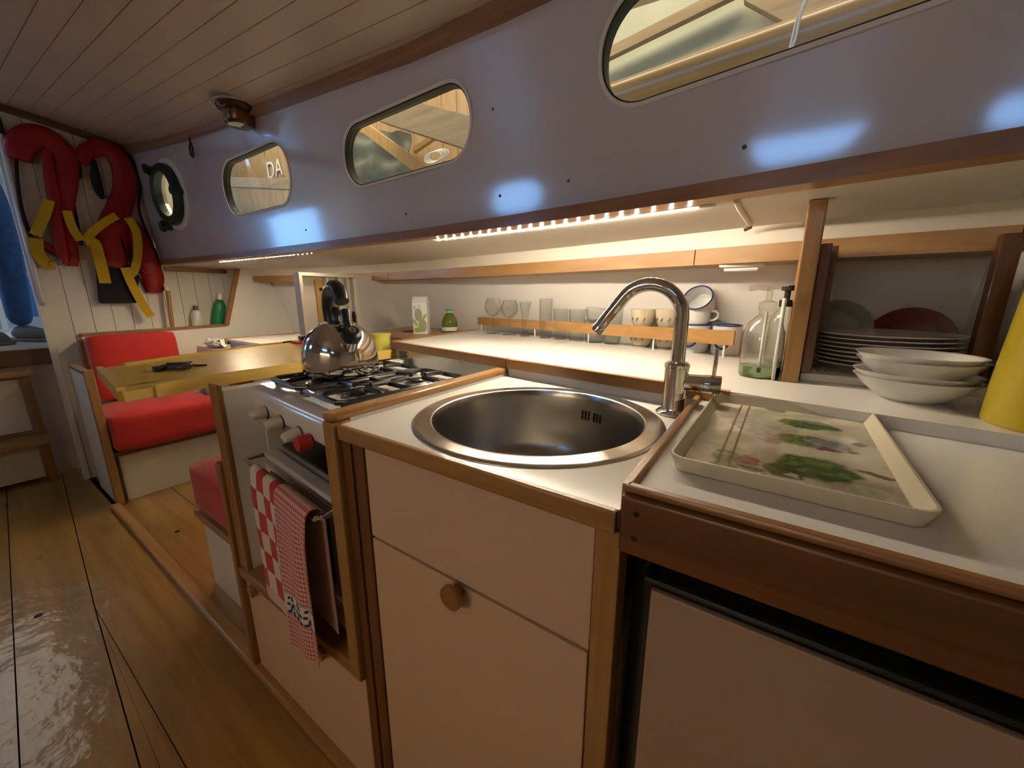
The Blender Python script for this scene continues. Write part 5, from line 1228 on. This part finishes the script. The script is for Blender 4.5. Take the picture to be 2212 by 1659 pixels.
# person: one skinned body
def person(loc, rz):
    t = thing('person', 'person in blue trousers and dark shoes standing beyond the doorway', 'person', loc, rz)
    J = {'pel': (0, 0, .95), 'sp': (0, .01, 1.12), 'ch': (0, .0, 1.32), 'nk': (0, 0, 1.46), 'hd0': (0, -.01, 1.53), 'hd': (0, -.02, 1.62), 'hd2': (0, -.01, 1.71),
         'hl': (.09, 0, .90), 'kl': (.10, -.02, .50), 'al': (.10, .02, .09), 'hr': (-.09, 0, .90), 'kr': (-.10, -.03, .50), 'ar': (-.10, .01, .09),
         'sl': (.18, 0, 1.40), 'el': (.24, .03, 1.13), 'wl': (.23, -.06, .90), 'pl': (.23, -.09, .82), 'sr': (-.18, 0, 1.40), 'er': (-.24, .03, 1.13), 'wr': (-.23, -.06, .90), 'pr': (-.23, -.09, .82)}
    R = {'pel': .13, 'sp': .125, 'ch': .14, 'nk': .055, 'hd0': .07, 'hd': .088, 'hd2': .06, 'hl': .095, 'kl': .068, 'al': .055, 'hr': .095, 'kr': .068, 'ar': .055, 'sl': .065, 'el': .048, 'wl': .032, 'pl': .035, 'sr': .065, 'er': .048, 'wr': .032, 'pr': .035}
    E_ = ['pel sp', 'sp ch', 'ch nk', 'nk hd0', 'hd0 hd', 'hd hd2', 'pel hl', 'hl kl', 'kl al', 'pel hr', 'hr kr', 'kr ar', 'ch sl', 'sl el', 'el wl', 'wl pl', 'ch sr', 'sr er', 'er wr', 'wr pr']
    ks = list(J); me = bpy.data.meshes.new('body'); me.from_pydata([J[k] for k in ks], [tuple(ks.index(q) for q in e.split()) for e in E_], [])
    o = bpy.data.objects.new('body', me); COL.objects.link(o)
    o.modifiers.new('s', 'SKIN'); sv = me.skin_vertices[0].data
    for k, n_ in enumerate(ks): sv[k].radius = (R[n_], R[n_]*(.72 if n_ in ('pel', 'sp', 'ch') else 1)); sv[k].use_root = n_ == 'pel'
    sb = o.modifiers.new('u', 'SUBSURF'); sb.levels = 2
    dg = bpy.context.evaluated_depsgraph_get(); m2 = bpy.data.meshes.new_from_object(o.evaluated_get(dg)); o.modifiers.clear(); o.data = m2
    for q in ('jeans', 'jacket', 'skin'): m2.materials.append(m_(q))
    for p_ in m2.polygons:
        z = p_.center.z; p_.material_index = 0 if (z < .98 and abs(p_.center.x) < .19) else (2 if z > 1.47 or (abs(p_.center.x) > .17 and z < .92) else 1); p_.use_smooth = True
    o.parent = t
    for sx_ in (-.1, .1):
        B().tube([(sx_, .06, .045), (sx_, .02, .055), (sx_, -.06, .05), (sx_, -.13, .04), (sx_, -.18, .032)], [.036, .050, .048, .044, .026], 14, flat=.9).box((sx_-.045, -.19, 0), (sx_+.045, .09, .022), .010).obj('shoe', 'shoe', t)
    B().lathe([(.0, .10), (.05, .095), (.085, .05), (.092, .0), (.088, -.04), (.075, -.04), (.078, .0), (.07, .04), (0, .08)], (0, .01, 1.66), 20).obj('hair', 'hair', t)
    for sx_ in (-.032, .032): B().lathe([(0, .008), (.008, .005), (.010, 0)], (0, 0, 0), 10, M=Matrix.Translation((sx_, -.104, 1.635)) @ Matrix.Rotation(PI/2, 4, 'X')).obj('eye', 'black_plastic', t)
    B().tube([(0, -.105, 1.63), (0, -.122, 1.60), (0, -.108, 1.592)], [.007, .012, .008], 8).obj('nose', 'skin', t)
    return t
PP = at_x(52, 726, -3.93)
person((-3.93, PP.y-.075, .8205), math.radians(115))
# forward compartment: closed, with an overhead hatch holding an added light and a side hatch open to daylight
struct(B().box((-7.0, 1.0, 0), (-6.96, -1.2, 2.3)).box((-7.0, 1.0, 0), (XB-.03, 1.04, 2.3)).obj('wall_fore', 'paint', smooth=0), 'pale walls of the forward compartment', 'wall')
wf = B().box((-7.0, -1.24, 0), (XB-.03, -1.20, 2.3)).obj('wall_fore_port', 'paint', smooth=0)
cut(wf, [cutter([(-6.4, 1.45), (-5.2, 1.45), (-5.2, 1.95), (-6.4, 1.95)], -1.4, -1.0)]); struct(wf, 'port wall of the forward compartment with open hatch', 'wall')
cf = B().box((-7.0, -1.24, 2.3), (XB-.0, 1.04, 2.34)).obj('ceiling_fore', 'paint', smooth=0)
cz = B().box((-5.9, -.5, 2.2), (-3.55, .50, 2.45)).obj('cut', 'paint', smooth=0); cut(cf, [cz]); struct(cf, 'ceiling of the forward compartment with open hatch', 'ceiling')
area_light('hatch_fill', (-4.95, -.075, 2.315), (0, 0, 0), 1.88, .83, 6.5, (1.0, .86, .70))  # added light filling the hatch, gives the glare on the floor
# fill strip added out of view on the port side to warm the cabinet fronts
t = thing('led_strip', 'added warm fill strip along the opposite cabin side, out of view', 'light strip', (-1.2, -1.14, 1.30))
B().box((-2.7, -1.158, 1.30), (.9, -1.13, 1.32), .002).obj('batten', 'brown_x', t, world=True)
for k in range(2): B().box((-.95+.42*k, -1.150, 1.293), (-.55+.42*k, -1.132, 1.2995)).obj('diffuser', 'fill_port', t, world=True, smooth=0)
# things outside, seen through the doorway
g = B().box((-5.2, -1.5, 1.26), (-5.15, .5, 1.31), .006).obj('boat_rail', 'white_ledge'); tag(g, 'pale horizontal rail behind the standing person', 'rail')
for yy in (-1.3, .3): B().box((-5.19, yy, .82), (-5.16, yy+.03, 1.26), .004).obj('stanchion', 'white_ledge', g)
g = B().shell(lambda u, w: (-6.2+.05*math.sin(u*9), -.6+1.2*u, .9+1.1*w), 20, 6, .012).obj('hanging_cover', 'blue_hull', smooth=60); tag(g, 'blue cloth cover hanging in the forward compartment', 'cover')

# ================================================================== SHED OUTSIDE THE WINDOWS
sw = thing('wall_shed', 'boarded and plastered boathouse wall outside the windows', 'wall', (-3, 3.2, 0), kind='structure')
x = -12.6
while x < -1.55:
    B().box((x+.004, 3.2, -.5), (x+.196, 3.23, 4.6)).obj('board', 'shed_board', sw, world=True, smooth=0); x += .2
B().box((-1.55, 3.2, -.5), (2.2, 3.24, 4.6)).obj('plaster', 'shed_plaster', sw, world=True, smooth=0)
struct(B().box((-12.6, -1.6, 4.6), (2.4, 3.3, 4.66)).obj('ceiling_shed', 'shed_timber', smooth=0), 'boathouse roof', 'ceiling')
struct(B().box((-12.6, -.06, 2.36), (2.25, 0, 4.6)).box((-12.65, -.06, 2.36), (-12.6, 3.3, 4.6)).box((-12.65, 1.06, -.5), (-12.6, 3.3, 2.36)).obj('wall_sky_blocker', 'shed_plaster', smooth=0), 'unseen partition added above the cabin roof to block sky light', 'wall')  # added blocker, keeps sky light off the boathouse seen through the windows
struct(B().box((1.36, -.06, 2.1), (2.25, .0, 2.36)).box((1.36, 0, 2.08), (2.25, 1.45, 2.1)).obj('wall_sky_blocker_return', 'shed_plaster', smooth=0), 'return of the added sky light blocker aft of the cabin', 'wall')  # carries the added blocker on behind the cabin
struct(B().box((2.2, -.06, -.5), (2.25, 3.25, 4.6)).obj('wall_shed_end', 'shed_plaster', smooth=0), 'boathouse end wall', 'wall')
struct(B().box((-12.6, -8, -.6), (3, 3.3, -.5)).obj('floor_shed', 'ground', smooth=0), 'boathouse ground', 'floor')
def beam(name, p0, p1, w, h, mt, label, cat='beam'):
    p0, p1 = Vector(p0), Vector(p1); d = (p1-p0); L_ = d.length; d.normalize(); s_ = d.cross(Vector((0, 1, 0))).normalized(); q = d.cross(s_)
    M = Matrix(((d.x, q.x, s_.x, p0.x), (d.y, q.y, s_.y, p0.y), (d.z, q.z, s_.z, p0.z), (0, 0, 0, 1)))
    return tag(B().box((0, -w/2, -h/2), (L_, w/2, h/2), .004, M=M).obj(name, mt), label, cat)
def ay(px, py, y): return at_y(px, py, y)
beam('shed_beam', ay(440, 392, 2.9), ay(720, 402, 2.9), .10, .13, 'shed_timber', 'horizontal timber behind the smallest window')
beam('shed_post', ay(492, 470, 2.95), ay(470, 385, 2.95), .06, .06, 'honey_z', 'slanted wooden post seen in the smallest window')
beam('shed_beam', ay(830, 235, 2.6), ay(1100, 315, 2.6), .12, .22, 'shed_timber', 'heavy grey timber crossing the middle window')
beam('shed_brace', ay(770, 262, 2.75), ay(950, 395, 2.75), .05, .10, 'tan_board', 'slanting tan brace in the middle window')
beam('shed_brace', ay(895, 325, 2.8), ay(960, 280, 2.8), .04, .05, 'tan_board', 'small tan strut between the beams in middle window')
beam('shed_post', ay(752, 420, 2.7), ay(745, 300, 2.7), .05, .09, 'tan_board', 'tan post at the left edge of middle window')
beam('shed_beam', ay(1280, 135, 3.1), ay(1620, -35, 3.1), .05, .07, 'shed_timber', 'thin brown batten on plaster behind the largest window')
beam('shed_beam', ay(1880, 40, 3.05), ay(1660, -70, 3.05), .06, .34, 'shed_timber', 'grey board at the top of the largest window')
def blob_sheet(u, w):
    P = ay(755+130*u, 285+120*w, 3.05); k = noise.noise(Vector((u*4, w*4, .3))); return (P.x, P.y-.05*k, P.z+.04*k)
t_ = B().shell(blob_sheet, 14, 14, .01).obj('dark_tarpaulin', 'tarp', smooth=50); tag(t_, 'dark crumpled tarpaulin hanging behind the middle window', 'tarpaulin')
pc = ay(935, 340, 2.2)
t = thing('plastic_coil', 'clear plastic coil hanging in the middle window', 'coil', pc)
for k in range(4): B().tube([(.085*math.cos(a)*(1+.05*k), .02*k, .035*math.sin(a)+.01*k) for a in [2*PI*q/24 for q in range(24)]], .004, 6, closed=True).obj('loop', 'frosted', t)
p0, p1 = ay(1180, 264, 2.05), ay(2300, -111, 2.05)
t = thing('wooden_spar', 'round varnished spar running past the largest window', 'spar', (p0+p1)/2)
B().tube([p0, p0+(p1-p0)*.5, p1], .068, 24).obj('pole', 'spar', t, world=True)
pr_ = ay(1715, 60, 2.0)
B().tube(smooth_path([ay(1745, -60, 1.97), ay(1738, 0, 1.97), ay(1722, 40, 1.97), ay(1712, 80, 1.97), ay(1705, 112, 1.97), ay(1718, 85, 1.96), ay(1730, 30, 1.96), ay(1752, -20, 1.96)], 4), .0045, 8).obj('rope', 'rope', t, world=True)
B().box((.05, 1.75, 1.38), (.75, 2.6, 1.40)).obj('x', 'paint') if False else None
def text(body, p0, size, mt, label, parent=None):
    cu = bpy.data.curves.new('txt', 'FONT'); cu.body = body; cu.size = size; cu.extrude = .004; o = bpy.data.objects.new('txt', cu); COL.objects.link(o)
    dg = bpy.context.evaluated_depsgraph_get(); me = bpy.data.meshes.new_from_object(o.evaluated_get(dg)); bpy.data.objects.remove(o)
    me.materials.clear(); me.materials.append(m_(mt)); q = bpy.data.objects.new('lettering', me); COL.objects.link(q)
    q.location = p0; q.rotation_euler = (PI/2, 0, 0); tag(q, label, 'lettering'); return q
pD = ay(578, 388, 3.18); hD = ay(578, 350, 3.18).z-pD.z
text('DA', pD, hD*1.42, 'letter_white', 'white letters DA on the boards in the smallest window')
pD = ay(775, 402, 3.18); text('HE', pD, .16, 'letter_white', 'white letters at the bottom of the middle window')
pD = ay(372, 470, 3.18); text('JUN', pD, .13, 'letter_white', 'small white letters seen through the round porthole')
